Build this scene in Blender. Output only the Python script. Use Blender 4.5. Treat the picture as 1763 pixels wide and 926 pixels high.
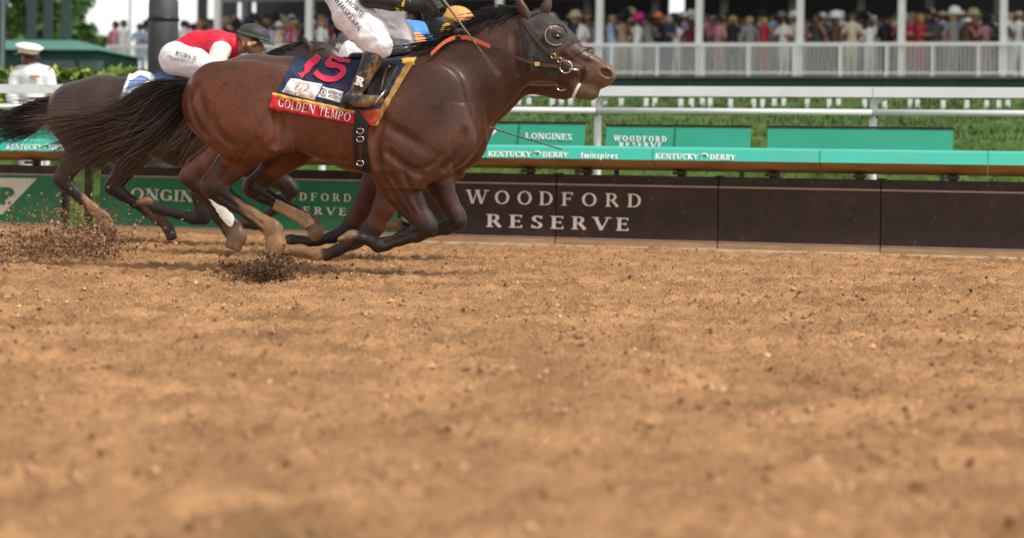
import bpy, math, random
import numpy as np
from mathutils import Matrix, Vector
random.seed(7); rng = np.random.default_rng(11)
R = math.radians
# ------------------------------------------------------------------ camera, sky, sun
W_PX, F_PX, PX0, PY0, ROLL, CAM_H = 1763.0, 3420.0, 600.0, 262.0, 0.014, 0.75
scn = bpy.context.scene
for o in list(bpy.data.objects): bpy.data.objects.remove(o)
C = scn.collection
cd = bpy.data.cameras.new('camera'); cam = bpy.data.objects.new('camera', cd); C.objects.link(cam)
cd.sensor_width = 36.0; cd.lens = F_PX / W_PX * 36.0
cd.shift_x = (881.5 - PX0) / W_PX; cd.shift_y = (PY0 - 463.0) / W_PX
cam.matrix_world = Matrix.Translation((0, 0, CAM_H)) @ Matrix.Rotation(R(90), 4, 'X') @ Matrix.Rotation(ROLL, 4, 'Z')
cd.clip_end = 2000
cd.dof.use_dof = True; cd.dof.focus_distance = 11.9; cd.dof.aperture_fstop = 2.0
scn.camera = cam
wd = bpy.data.worlds.new('World'); scn.world = wd; wd.use_nodes = True
nt = wd.node_tree; bg = nt.nodes['Background']
sky = nt.nodes.new('ShaderNodeTexSky'); sky.sky_type = 'NISHITA'; sky.sun_disc = False
SUN_EL, SUN_AZ = 57.0, 132.0      # azimuth clockwise from +Y: behind the camera and to its right
sky.sun_elevation = R(SUN_EL); sky.sun_rotation = R(SUN_AZ); sky.dust_density = 1.0; sky.air_density = 1.0
hs = nt.nodes.new('ShaderNodeHueSaturation'); hs.inputs['Saturation'].default_value = 0.12   # overcast: an even grey-white sky
nt.links.new(sky.outputs[0], hs.inputs['Color']); nt.links.new(hs.outputs[0], bg.inputs['Color'])
bg.inputs['Strength'].default_value = 0.085
sl = bpy.data.lights.new('sun', 'SUN'); sl.energy = 1.5; sl.angle = R(14); sl.color = (1, .95, .88)
so = bpy.data.objects.new('sun', sl); C.objects.link(so)
sd = Vector((math.sin(R(SUN_AZ)) * math.cos(R(SUN_EL)), math.cos(R(SUN_AZ)) * math.cos(R(SUN_EL)), math.sin(R(SUN_EL))))
so.rotation_euler = sd.to_track_quat('Z', 'Y').to_euler(); so.location = (0, 0, 30)
scn.view_settings.view_transform = 'Standard'; scn.view_settings.look = 'None'
scn.view_settings.gamma = 1.0; scn.view_settings.use_curve_mapping = False
scn.view_settings.exposure = 1.3

# ------------------------------------------------------------------ pixel <-> place
def ray(px, py):
    u = px - PX0; v = PY0 - py
    return (u - ROLL * v) / F_PX, (v + ROLL * u) / F_PX        # X and Z per metre of depth
def ground(px, py):
    a, b = ray(px, py); t = -CAM_H / b
    return np.array((a * t, t, 0.0))
class Frame:                                                    # an upright plane: x along it, y away from the camera, z up
    def __init__(s, X0, Y0, yaw):
        s.o = np.array((X0, Y0, 0.0)); s.yaw = yaw
        s.e = np.array((math.cos(yaw), -math.sin(yaw))); s.l = np.array((math.sin(yaw), math.cos(yaw)))
    def hit(s, px, py, yl=0.0):
        a, b = ray(px, py)
        t = (yl + s.o[0] * s.l[0] + s.o[1] * s.l[1]) / (a * s.l[0] + s.l[1])
        dx, dy = a * t - s.o[0], t - s.o[1]
        return np.array((dx * s.e[0] + dy * s.e[1], yl, CAM_H + b * t))
    def scale(s, px, py, yl=0.0):                               # metres per pixel there
        a, b = ray(px, py)
        return (yl + s.o[0] * s.l[0] + s.o[1] * s.l[1]) / (a * s.l[0] + s.l[1]) / F_PX
    def world(s, p):
        p = np.asarray(p, float)
        X = s.o[0] + p[..., 0] * s.e[0] + p[..., 1] * s.l[0]; Y = s.o[1] + p[..., 0] * s.e[1] + p[..., 1] * s.l[1]
        return np.stack([X, Y, p[..., 2]], -1)
    def pix(s, p):
        w = s.world(p); a = w[..., 0] / w[..., 1] * F_PX; b = (w[..., 2] - CAM_H) / w[..., 1] * F_PX
        return np.stack([PX0 + a + ROLL * b, PY0 - (b - ROLL * a)], -1)

# ------------------------------------------------------------------ objects
def tag(o, label, cat, group=None):
    o['label'] = label; o['category'] = cat
    if group: o['group'] = group
    return o
def thing(name, label, cat, frame=None, at=(0, 0, 0), group=None):
    o = bpy.data.objects.new(name, None); C.objects.link(o); o.empty_display_size = .1
    if frame is not None:
        o.location = frame.world(at); o.rotation_euler = (0, 0, -frame.yaw)
    else: o.location = at
    return tag(o, label, cat, group)
def mesh_np(name, V, Fq, mats, parent=None, smooth=True, midx=None, col=None):
    me = bpy.data.meshes.new(name); V = np.asarray(V, np.float32); Fq = np.asarray(Fq, np.int32)
    n, k = Fq.shape
    me.vertices.add(len(V)); me.vertices.foreach_set('co', V.ravel())
    me.loops.add(n * k); me.loops.foreach_set('vertex_index', Fq.ravel())
    me.polygons.add(n); me.polygons.foreach_set('loop_start', np.arange(0, n * k, k, dtype=np.int32))
    me.polygons.foreach_set('loop_total', np.full(n, k, np.int32))
    me.polygons.foreach_set('use_smooth', np.full(n, smooth))
    for m in (mats if isinstance(mats, (list, tuple)) else [mats]): me.materials.append(m)
    if midx is not None: me.polygons.foreach_set('material_index', np.asarray(midx, np.int32))
    if col is not None:
        at = me.color_attributes.new('Col', 'FLOAT_COLOR', 'POINT')
        c4 = np.ones((len(V), 4), np.float32); c4[:, :3] = col; at.data.foreach_set('color', c4.ravel())
    me.update(calc_edges=True); me.validate()
    o = bpy.data.objects.new(name, me); C.objects.link(o)
    if parent is not None: o.parent = parent
    return o
class MB:
    def __init__(s): s.v = []; s.f = []
    def quad(s, a, b, c, d):
        n = len(s.v); s.v += [tuple(a), tuple(b), tuple(c), tuple(d)]; s.f.append((n, n+1, n+2, n+3))
    def box(s, x0, x1, y0, y1, z0, z1, dx=0.0, dy=0.0):         # dx, dy lean the top
        n = len(s.v)
        s.v += [(x0,y0,z0),(x1,y0,z0),(x1,y1,z0),(x0,y1,z0),(x0+dx,y0+dy,z1),(x1+dx,y0+dy,z1),(x1+dx,y1+dy,z1),(x0+dx,y1+dy,z1)]
        s.f += [(n+3,n+2,n+1,n),(n+4,n+5,n+6,n+7),(n,n+1,n+5,n+4),(n+1,n+2,n+6,n+5),(n+2,n+3,n+7,n+6),(n+3,n,n+4,n+7)]
        return s
    def tube(s, pts, rad, seg=10, cap=True):
        P = [Vector(p) for p in pts]; rad = rad if hasattr(rad, '__len__') else [rad] * len(P)
        up = Vector((0, 0, 1)); n0 = len(s.v)
        for i, p in enumerate(P):
            t = (P[min(i+1, len(P)-1)] - P[max(i-1, 0)]).normalized()
            a = t.cross(up)
            if a.length < .05: a = t.cross(Vector((1, 0, 0)))
            a.normalize(); b = a.cross(t).normalized()
            for k in range(seg):
                q = 2 * math.pi * k / seg
                s.v.append(tuple(p + (a * math.cos(q) + b * math.sin(q)) * rad[i]))
        for i in range(len(P) - 1):
            for k in range(seg):
                k2 = (k + 1) % seg; A = n0 + i * seg
                s.f.append((A + k, A + k2, A + seg + k2, A + seg + k))
        if cap:
            s.f.append(tuple(n0 + k for k in reversed(range(seg)))); m = n0 + (len(P) - 1) * seg
            s.f.append(tuple(m + k for k in range(seg)))
        return s
    def lathe(s, prof, cx=0, cy=0, seg=16):
        n0 = len(s.v)
        for r, z in prof:
            for k in range(seg):
                q = 2 * math.pi * k / seg; s.v.append((cx + r * math.cos(q), cy + r * math.sin(q), z))
        for i in range(len(prof) - 1):
            for k in range(seg):
                k2 = (k + 1) % seg; A = n0 + i * seg
                s.f.append((A + k, A + k2, A + seg + k2, A + seg + k))
        return s
    def build(s, name, mat, parent=None, smooth=False, off=(0, 0, 0)):
        me = bpy.data.meshes.new(name)
        me.from_pydata([(a - off[0], b - off[1], c - off[2]) for a, b, c in s.v], [], s.f)
        me.materials.append(mat)
        if smooth: me.polygons.foreach_set('use_smooth', [True] * len(me.polygons))
        me.update()
        o = bpy.data.objects.new(name, me); C.objects.link(o)
        if parent is not None: o.parent = parent
        return o

# ------------------------------------------------------------------ materials
MATS = {}
def mat(name, col, rough=.6, var=.12, scale=8.0, bump=0.0, bscale=60.0, metal=0.0, spec=.4, attr=False, objcol=False, stretch=(1,1,1), sheen=0.0, trans=0.0):
    if name in MATS: return MATS[name]
    m = bpy.data.materials.new(name); m.use_nodes = True; N = m.node_tree.nodes; L = m.node_tree.links
    p = N['Principled BSDF']; p.inputs['Roughness'].default_value = rough; p.inputs['Metallic'].default_value = metal
    p.inputs['Specular IOR Level'].default_value = spec
    if sheen: p.inputs['Sheen Weight'].default_value = sheen
    if trans: p.inputs['Transmission Weight'].default_value = trans
    tc = N.new('ShaderNodeTexCoord'); mp = N.new('ShaderNodeMapping'); mp.inputs['Scale'].default_value = stretch
    L.new(tc.outputs['Object'], mp.inputs['Vector'])
    nz = N.new('ShaderNodeTexNoise'); nz.inputs['Scale'].default_value = scale; nz.inputs['Detail'].default_value = 6
    L.new(mp.outputs[0], nz.inputs['Vector'])
    mr = N.new('ShaderNodeMapRange'); mr.inputs['From Min'].default_value = .3; mr.inputs['From Max'].default_value = .7
    mr.inputs['To Min'].default_value = 1 - var; mr.inputs['To Max'].default_value = 1 + var
    L.new(nz.outputs['Fac'], mr.inputs['Value'])
    mx = N.new('ShaderNodeVectorMath'); mx.operation = 'SCALE'; L.new(mr.outputs[0], mx.inputs['Scale'])
    if attr:
        a = N.new('ShaderNodeAttribute'); a.attribute_name = 'Col'; L.new(a.outputs['Color'], mx.inputs[0])
    elif objcol:
        a = N.new('ShaderNodeObjectInfo'); L.new(a.outputs['Color'], mx.inputs[0])
    else: mx.inputs[0].default_value = col[:3]
    L.new(mx.outputs[0], p.inputs['Base Color'])
    if bump:
        n2 = N.new('ShaderNodeTexNoise'); n2.inputs['Scale'].default_value = bscale; n2.inputs['Detail'].default_value = 5
        L.new(mp.outputs[0], n2.inputs['Vector'])
        b = N.new('ShaderNodeBump'); b.inputs['Strength'].default_value = bump; b.inputs['Distance'].default_value = .01
        L.new(n2.outputs['Fac'], b.inputs['Height']); L.new(b.outputs[0], p.inputs['Normal'])
    MATS[name] = m; return m

# ------------------------------------------------------------------ smooth solid modelling on a grid
class Field:
    def __init__(s, lo, hi, h):
        s.lo = np.array(lo, np.float32); s.h = h
        s.n = np.ceil((np.array(hi) - s.lo) / h).astype(int) + 1
        s.F = np.full(s.n, .5, np.float32); s.I = np.zeros(s.n, np.int16)
        s.ax = [s.lo[i] + h * np.arange(s.n[i], dtype=np.float32) for i in range(3)]
    def sl(s, lo, hi):
        out = []
        for i in range(3):
            a = max(int((lo[i] - s.lo[i]) / s.h), 0); b = min(int((hi[i] - s.lo[i]) / s.h) + 2, s.n[i])
            if b <= a: return None
            out.append(slice(a, b))
        return tuple(out)
    def xyz(s, q): return s.ax[0][q[0]][:, None, None], s.ax[1][q[1]][None, :, None], s.ax[2][q[2]][None, None, :]
    def union(s, q, d, k, cid):
        f = s.F[q]; s.I[q] = np.where(d < f, cid, s.I[q])
        t = np.clip(.5 + .5 * (f - d) / k, 0, 1); s.F[q] = f * (1 - t) + d * t - k * t * (1 - t)
    def carve(s, q, d, k):
        f = s.F[q]; t = np.clip(.5 - .5 * (f + d) / k, 0, 1); s.F[q] = f * (1 - t) - d * t + k * t * (1 - t)
    def chain(s, pts, k=.03, cid=0, ki=.012, carve=False):
        """pts: (x, y, z, in-plane radius, lateral radius); cids may vary per segment"""
        P = np.array([p[:5] for p in pts], np.float32); pad = k + .02
        rm = np.maximum(P[:, 3], P[:, 4])
        q = s.sl((P[:, :3] - rm[:, None]).min(0) - pad, (P[:, :3] + rm[:, None]).max(0) + pad)
        if q is None: return
        X, Y, Z = s.xyz(q); D = None; Id = None
        for i in range(len(P) - 1):
            a, b = P[i], P[i+1]; dx, dz = b[0] - a[0], b[2] - a[2]; L2 = dx*dx + dz*dz + 1e-9
            t = np.clip(((X - a[0]) * dx + (Z - a[2]) * dz) / L2, 0, 1)
            rp = a[3] + (b[3] - a[3]) * t; rl = a[4] + (b[4] - a[4]) * t; yc = a[1] + (b[1] - a[1]) * t
            dp2 = (X - a[0] - dx * t) ** 2 + (Z - a[2] - dz * t) ** 2
            d = (np.sqrt(dp2 / rp ** 2 + ((Y - yc) / rl) ** 2) - 1) * np.minimum(rp, rl)
            c = cid[i] if isinstance(cid, (list, tuple)) else cid
            if D is None: D = d; Id = np.full(d.shape, c, np.int16)
            else:
                Id = np.where(d < D, c, Id); t2 = np.clip(.5 + .5 * (D - d) / ki, 0, 1); D = D * (1 - t2) + d * t2 - ki * t2 * (1 - t2)
        if carve: s.carve(q, D, k)
        else: s.union(q, D, k, Id)
    def cap(s, pts, k=.015, cid=0, carve=False):
        """3-D tapered capsules: (x, y, z, r)"""
        P = np.array(pts, np.float32)
        for i in range(len(P) - 1):
            a, b = P[i], P[i+1]; pad = k + .01; m = max(a[3], b[3]) + pad
            q = s.sl(np.minimum(a[:3], b[:3]) - m, np.maximum(a[:3], b[:3]) + m)
            if q is None: continue
            X, Y, Z = s.xyz(q); d3 = b[:3] - a[:3]; L2 = float(d3 @ d3) + 1e-9
            t = np.clip(((X - a[0]) * d3[0] + (Y - a[1]) * d3[1] + (Z - a[2]) * d3[2]) / L2, 0, 1)
            d = np.sqrt((X - a[0] - d3[0]*t)**2 + (Y - a[1] - d3[1]*t)**2 + (Z - a[2] - d3[2]*t)**2) - (a[3] + (b[3] - a[3]) * t)
            (s.carve(q, d, k) if carve else s.union(q, d, k, cid[i] if isinstance(cid, (list, tuple)) else cid))
    def ell(s, c, r, rot=0.0, k=.02, cid=0, carve=False):
        m = max(r) + k + .01; q = s.sl(np.array(c) - m, np.array(c) + m)
        if q is None: return
        X, Y, Z = s.xyz(q); x, y, z = X - c[0], Y - c[1], Z - c[2]
        u = x * math.cos(rot) + z * math.sin(rot); w = -x * math.sin(rot) + z * math.cos(rot)
        d = (np.sqrt((u / r[0])**2 + (y / r[1])**2 + (w / r[2])**2) - 1) * min(r)
        (s.carve(q, d, k) if carve else s.union(q, d, k, cid))
    def sample(s, p):
        g = (np.asarray(p, np.float32) - s.lo) / s.h; i = np.clip(np.floor(g).astype(int), 0, s.n - 2); f = np.clip(g - i, 0, 1)
        o = 0
        for a in (0, 1):
            for b in (0, 1):
                for c in (0, 1):
                    w = (f[..., 0] if a else 1 - f[..., 0]) * (f[..., 1] if b else 1 - f[..., 1]) * (f[..., 2] if c else 1 - f[..., 2])
                    o = o + w * s.F[i[..., 0] + a, i[..., 1] + b, i[..., 2] + c]
        return o
    def normal(s, p):
        e = s.h; p = np.asarray(p, float); g = []
        for k in range(3):
            d = np.zeros(3); d[k] = e; g.append(s.sample(p + d) - s.sample(p - d))
        g = np.stack(g, -1); return g / (np.linalg.norm(g, axis=-1, keepdims=True) + 1e-9)
    def surf(s, x, z, side=-1):
        """lateral position of the skin over (x, z), seen from one side"""
        x = np.atleast_1d(x).astype(float); z = np.atleast_1d(z).astype(float)
        ys = s.ax[1] if side < 0 else s.ax[1][::-1]
        p = np.stack([np.repeat(x[:, None], len(ys), 1), np.repeat(ys[None, :], len(x), 0), np.repeat(z[:, None], len(ys), 1)], -1)
        v = s.sample(p); hit = v < 0; i = hit.argmax(1); ok = hit.any(1); i = np.maximum(i, 1); j = np.arange(len(x))
        t = v[j, i-1] / (v[j, i-1] - v[j, i] + 1e-9); y = ys[i-1] + (ys[i] - ys[i-1]) * np.clip(t, 0, 1)
        m = v.argmin(1); return np.where(ok, y, ys[m])
    def mesh(s, smooth=2, inflate=0.0, only=None):
        F = s.F - inflate
        if only is not None: F = np.where(np.isin(s.I, only), F, .3)
        F[0], F[-1], F[:, 0], F[:, -1], F[:, :, 0], F[:, :, -1] = .3, .3, .3, .3, .3, .3
        S = F < 0; n = np.array(F.shape); cnt = np.zeros(n - 1, np.int8)
        cs = [(a, b, c) for a in (0, 1) for b in (0, 1) for c in (0, 1)]
        for a, b, c in cs: cnt += S[a:n[0]-1+a, b:n[1]-1+b, c:n[2]-1+c]
        idx = np.argwhere((cnt > 0) & (cnt < 8)); vid = np.full(n - 1, -1, np.int32); vid[tuple(idx.T)] = np.arange(len(idx))
        acc = np.zeros((len(idx), 3)); num = np.zeros(len(idx))
        for A in cs:
            for ax in range(3):
                if A[ax]: continue
                B = list(A); B[ax] = 1
                f0 = F[tuple((idx + A).T)]; f1 = F[tuple((idx + B).T)]; cr = (f0 < 0) != (f1 < 0)
                t = np.where(cr, f0 / np.where(cr, f0 - f1, 1), 0); pt = np.array(A, float)[None].repeat(len(idx), 0); pt[:, ax] += t
                acc += pt * cr[:, None]; num += cr
        loc = idx + acc / num[:, None]; Q = []
        for ax in range(3):
            b, c = (ax + 1) % 3, (ax + 2) % 3
            s0 = [slice(None)] * 3; s1 = [slice(None)] * 3; s0[ax] = slice(0, -1); s1[ax] = slice(1, None)
            ch = S[tuple(s0)] != S[tuple(s1)]; e = np.argwhere(ch); ins = S[tuple(e.T)]
            eb = np.zeros(3, int); eb[b] = 1; ec = np.zeros(3, int); ec[c] = 1
            q = np.stack([vid[tuple((e - eb - ec).T)], vid[tuple((e - ec).T)], vid[tuple(e.T)], vid[tuple((e - eb).T)]], 1)
            q[~ins] = q[~ins][:, ::-1]; Q.append(q)
        Q = np.concatenate(Q); V = s.lo + loc * s.h
        ids = s.I[tuple(np.clip(np.round(loc), 0, n - 1).astype(int).T)]
        return relax(V, Q, smooth), Q, ids
def relax(V, Q, it, w=.5):
    E = np.concatenate([Q[:, [0, 1]], Q[:, [1, 2]], Q[:, [2, 3]], Q[:, [3, 0]]]); V = np.array(V, float)
    deg = np.bincount(E.ravel(), minlength=len(V))
    for _ in range(it):
        A = np.stack([np.bincount(E[:, 0], V[E[:, 1], k], len(V)) + np.bincount(E[:, 1], V[E[:, 0], k], len(V)) for k in range(V.shape[1])], 1)
        V = V * (1 - w) + w * A / np.maximum(deg, 1)[:, None]
    return V
def sub_mesh(V, Q, keep):
    """the faces whose every corner is kept, and the map back"""
    f = Q[keep[Q].all(1)]; u, inv = np.unique(f, return_inverse=True)
    return u, inv.reshape(f.shape)
def vnormals(V, Q):
    n = np.cross(V[Q[:, 2]] - V[Q[:, 0]], V[Q[:, 3]] - V[Q[:, 1]]); N = np.zeros_like(V)
    for k in range(4): np.add.at(N, Q[:, k], n)
    return N / (np.linalg.norm(N, axis=1, keepdims=True) + 1e-12)
def in_poly(P, poly):
    x, y = P[..., 0], P[..., 1]; r = np.zeros(x.shape, bool); n = len(poly)
    for i in range(n):
        (x0, y0), (x1, y1) = poly[i], poly[i-1]
        c = ((y0 > y) != (y1 > y)) & (x < (x1 - x0) * (y - y0) / ((y1 - y0) if y1 != y0 else 1e-9) + x0); r ^= c
    return r

# ------------------------------------------------------------------ lettering (drawn strokes with serifs)
def _l(*a): return ('l',) + a
def _a(*a): return ('a',) + a
GL = {
 'A': (.86, [_l(.06,0,.42,1,0), _l(.42,1,.8,0,1), _l(.2,.33,.64,.33,0)]),
 'B': (.7, [_l(.15,0,.15,1,1), _l(.15,1,.38,1,0), _l(.15,.52,.4,.52,0), _l(.15,0,.38,0,0), _a(.38,.76,.22,.24,-90,90), _a(.38,.26,.26,.26,-90,90)]),
 'C': (.8, [_a(.44,.5,.38,.5,48,312), _l(.7,.7,.7,.98,0)]),
 'D': (.85, [_l(.15,0,.15,1,1), _l(.15,1,.36,1,0), _l(.15,0,.36,0,0), _a(.36,.5,.4,.5,-90,90)]),
 'E': (.7, [_l(.15,0,.15,1,1), _l(.15,1,.6,1,0), _l(.15,.52,.5,.52,0), _l(.15,0,.62,0,0), _l(.6,.8,.6,1,0), _l(.62,0,.62,.22,0), _l(.5,.42,.5,.62,0)]),
 'F': (.66, [_l(.15,0,.15,1,1), _l(.15,1,.6,1,0), _l(.15,.52,.48,.52,0), _l(.6,.78,.6,1,0), _l(.48,.42,.48,.62,0)]),
 'G': (.85, [_a(.44,.5,.38,.5,48,320), _l(.72,0.05,.72,.42,1), _l(.55,.42,.84,.42,0), _l(.7,.7,.7,.98,0)]),
 'H': (.88, [_l(.15,0,.15,1,1), _l(.72,0,.72,1,1), _l(.15,.52,.72,.52,0)]),
 'I': (.34, [_l(.17,0,.17,1,1)]),
 'J': (.5, [_l(.32,.2,.32,1,1), _a(.17,.2,.15,.22,180,360)]),
 'K': (.82, [_l(.15,0,.15,1,1), _l(.15,.4,.66,1,0), _l(.32,.55,.74,0,1)]),
 'L': (.66, [_l(.15,0,.15,1,1), _l(.15,0,.6,0,0), _l(.6,0,.6,.25,0)]),
 'M': (1.0, [_l(.14,0,.16,1,0), _l(.16,1,.5,.05,1), _l(.5,.05,.84,1,0), _l(.84,0,.84,1,1)]),
 'N': (.88, [_l(.14,0,.14,1,0), _l(.14,1,.74,0,1), _l(.74,0,.74,1,0)]),
 'O': (.92, [_a(.46,.5,.4,.5,0,360)]),
 'P': (.68, [_l(.15,0,.15,1,1), _l(.15,1,.38,1,0), _l(.15,.46,.38,.46,0), _a(.38,.73,.24,.27,-90,90)]),
 'R': (.8, [_l(.15,0,.15,1,1), _l(.15,1,.38,1,0), _l(.15,.48,.4,.48,0), _a(.38,.74,.24,.26,-90,90), _l(.4,.48,.72,0,1)]),
 'S': (.66, [_a(.33,.75,.24,.25,25,270), _a(.33,.25,.26,.25,-155,90), _l(.56,.75,.56,.98,0), _l(.08,.02,.08,.27,0)]),
 'T': (.76, [_l(.38,0,.38,1,1), _l(.06,1,.7,1,0), _l(.06,.76,.06,1,0), _l(.7,.76,.7,1,0)]),
 'U': (.86, [_l(.15,.3,.15,1,1), _l(.7,.3,.7,1,0), _a(.425,.32,.275,.32,180,360)]),
 'V': (.84, [_l(.06,1,.42,0,1), _l(.42,0,.78,1,0)]),
 'W': (1.2, [_l(.06,1,.34,0,1), _l(.34,0,.6,1,0), _l(.6,1,.86,0,1), _l(.86,0,1.14,1,0)]),
 'X': (.8, [_l(.08,1,.72,0,1), _l(.08,0,.72,1,0)]),
 'Y': (.82, [_l(.06,1,.41,.45,1), _l(.41,.45,.76,1,0), _l(.41,0,.41,.45,1)]),
 '1': (.5, [_l(.27,0,.27,1,1), _l(.05,.8,.27,1,0)]),
 '2': (.7, [_a(.34,.72,.27,.28,165,-30), _l(.57,.58,.08,.04,1), _l(.08,.04,.64,.04,1)]),
 '5': (.7, [_l(.15,1,.6,1,1), _l(.15,1,.12,.55,1), _a(.33,.31,.3,.31,130,-140)]),
 '.': (.25, [_l(.1,0,.1,.09,1)]), "'": (.2, [_l(.1,.8,.1,1,1)]), ' ': (.4, []),
 't': (.45, [_l(.2,.05,.2,.9,1), _l(.05,.64,.4,.64,1), _l(.2,.05,.4,.05,1)]), 'w': (.8, [_l(.05,.66,.22,0,1), _l(.22,0,.4,.62,1), _l(.4,.62,.58,0,1), _l(.58,0,.75,.66,1)]),
 'i': (.25, [_l(.12,0,.12,.66,1), _l(.12,.82,.12,.95,1)]), 'n': (.6, [_l(.12,0,.12,.66,1), _a(.3,.42,.18,.22,0,180), _l(.48,0,.48,.42,1)]),
 's': (.5, [_a(.25,.48,.17,.17,20,270), _a(.25,.16,.18,.16,-160,90)]), 'p': (.6, [_l(.12,-.28,.12,.66,1), _a(.3,.33,.2,.32,-180,180)]),
 'r': (.42, [_l(.12,0,.12,.66,1), _a(.32,.4,.2,.24,60,180)]), 'e': (.6, [_a(.3,.33,.22,.32,0,310), _l(.1,.34,.52,.34,1)]),
}
def text_quads(txt, thick=.17, thin=.075, serif=True, gap=.1):
    """-> list of quads ((x,y)*4) in units of the cap height, and the width"""
    out = []; x = 0.0
    def bar(x0, y0, x1, y1, w0, w1=None, n=1):
        w1 = w0 if w1 is None else w1; d = np.array((x1 - x0, y1 - y0)); L = np.hypot(*d) + 1e-9; p = np.array((-d[1], d[0])) / L / 2
        a = np.array((x0, y0)); b = np.array((x1, y1))
        for i in range(n):
            A = a + (b - a) * i / n; B = a + (b - a) * (i + 1) / n
            out.append([A - p * w0, B - p * w1, B + p * w1, A + p * w0])
    for ch in txt:
        w, st = GL[ch]
        for q in st:
            if q[0] == 'l':
                x0, y0, x1, y1, k = q[1:]; wd_ = thick if k else thin
                yy0 = y0 + thin/2 if abs(y1-y0) < 1e-6 and y0 == 0 else y0; yy1 = yy0 if y0 == y1 else y1
                if y0 == y1 == 1: yy0 = yy1 = 1 - thin/2
                bar(x + x0, yy0, x + x1, yy1, wd_, n=2)
                if serif and abs(y1 - y0) > .55 and ch.isalnum():
                    for xe, ye in ((x0, y0), (x1, y1)):
                        if ch in 'VWMN' and ye < .1 and not (ch in 'MN' and abs(x1-x0) < .1): continue
                        if ch == 'A' and ye > .9: continue
                        if ye in (0, 1): bar(x + xe - thick * .95, ye + (thin/2 if ye == 0 else -thin/2) * .8, x + xe + thick * .95, ye + (thin/2 if ye == 0 else -thin/2) * .8, thin * .85)
            else:
                cx, cy, rx, ry, a0, a1 = q[1:]; n = max(4, int(abs(a1 - a0) / 22))
                rx_, ry_ = rx - (thick/2 if serif else thick/2) * .6, ry - (thin if serif else thick) / 2
                for i in range(n):
                    A, B = R(a0 + (a1 - a0) * i / n), R(a0 + (a1 - a0) * (i + 1) / n); qd = []
                    for T, sgn in ((A, -1), (B, -1), (B, 1), (A, 1)):
                        wt = (thin + (thick - thin) * abs(math.cos(T)) ** 1.3) / 2 if serif else thick / 2
                        nx, ny = math.cos(T), math.sin(T)
                        qd.append(np.array((x + cx + rx_ * nx + sgn * wt * nx, cy + ry_ * ny + sgn * wt * ny)))
                    out.append(qd)
        x += w + gap
    return out, x - gap
def lettering(txt, place, mat_, parent, name='lettering', step=.00012, **kw):
    """place(u, v, k) -> 3-D point; u runs 0..1 along the text, v in cap heights"""
    qs, w = text_quads(txt, **kw); m = MB()
    for k, q in enumerate(qs): m.quad(*[place(p[0] / w, p[1], k * step) for p in q])
    return m.build(name, mat_, parent)

# ------------------------------------------------------------------ the place: track, rail line
G0, G1 = ground(0, 398), ground(1200, 432)
RYAW = math.atan2(-(G1[1] - G0[1]), G1[0] - G0[0])
gm = ground(600, 415); RAIL = Frame(gm[0], gm[1], RYAW)
HYAW = R(15)
def horse_frame(px, depth): a, b = ray(px, 262); return Frame(a * depth, depth, HYAW)
H1, H2, H3 = horse_frame(600, 12.0), horse_frame(330, 15.5), horse_frame(650, 13.75)

# ------------------------------------------------------------------ horses
M_COAT = mat('bay_coat', (0,0,0), rough=.4, var=.3, scale=6, bump=.22, bscale=140, spec=.26, attr=True)
def dusty(m, amt=.10, layers=None, rough=(.28,.62)):
    N = m.node_tree.nodes; L = m.node_tree.links; p = N['Principled BSDF']; src = p.inputs['Base Color'].links[0].from_socket; tc = [n for n in N if n.type == 'TEX_COORD'][0]
    out = src
    for sc_, lo, hi, c, a in (layers or ((3.5, .45, .75, (.15,.08,.048,1), amt), (30, .48, .72, (.009,.005,.004,1), .42), (110, .5, .7, (.008,.005,.004,1), .45), (75, .64, .70, (.30,.18,.10,1), .30))):
        nz = N.new('ShaderNodeTexNoise'); nz.inputs['Scale'].default_value = sc_; nz.inputs['Detail'].default_value = 8; nz.inputs['Roughness'].default_value = .65; L.new(tc.outputs['Object'], nz.inputs['Vector'])
        r = N.new('ShaderNodeMapRange'); r.inputs['From Min'].default_value = lo; r.inputs['From Max'].default_value = hi; r.inputs['To Max'].default_value = a; L.new(nz.outputs['Fac'], r.inputs['Value'])
        x = N.new('ShaderNodeMix'); x.data_type = 'RGBA'; L.new(r.outputs[0], x.inputs['Factor']); L.new(out, x.inputs['A']); x.inputs['B'].default_value = c; out = x.outputs['Result']
    L.new(out, p.inputs['Base Color'])
    n3 = N.new('ShaderNodeTexNoise'); n3.inputs['Scale'].default_value = 9; n3.inputs['Detail'].default_value = 6; L.new(tc.outputs['Object'], n3.inputs['Vector'])
    r = N.new('ShaderNodeMapRange'); r.inputs['To Min'].default_value = rough[0]; r.inputs['To Max'].default_value = rough[1]; L.new(n3.outputs['Fac'], r.inputs['Value']); L.new(r.outputs[0], p.inputs['Roughness'])
dusty(M_COAT, rough=(.36,.66)); M_COAT.node_tree.nodes['Principled BSDF'].inputs['Coat Weight'].default_value = .26; M_COAT.node_tree.nodes['Principled BSDF'].inputs['Coat Roughness'].default_value = .3
M_HAIR = mat('horse_hair', (0,0,0), rough=.45, var=.2, scale=20, spec=.4, attr=True)
M_EYE = mat('eye_dark', (.006,.004,.003), rough=.06, var=0, spec=.8)
BODY = [(385,178,72,.25),(440,172,76,.275),(500,176,75,.245),(560,187,82,.27),(620,199,94,.275),(680,202,98,.25),(735,205,90,.215),(762,236,58,.17)]
NECK = [(745,185,84,.17),(783,160,75,.12),(820,130,66,.092),(855,102,58,.082),(893,76,50,.078)]
HEAD = [(918,68,46,.085),(936,80,47,.092),(960,95,40,.08),(985,110,31,.066),(1012,121,25,.055),(1036,129,23.5,.058)]
JAW = [(940,98,34,.07),(972,132,16,.045),(1000,155,15,.04),(1018,160,13.5,.042)]
LIP = [(1028,128,22,.055),(1044,138,15,.05)]
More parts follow.
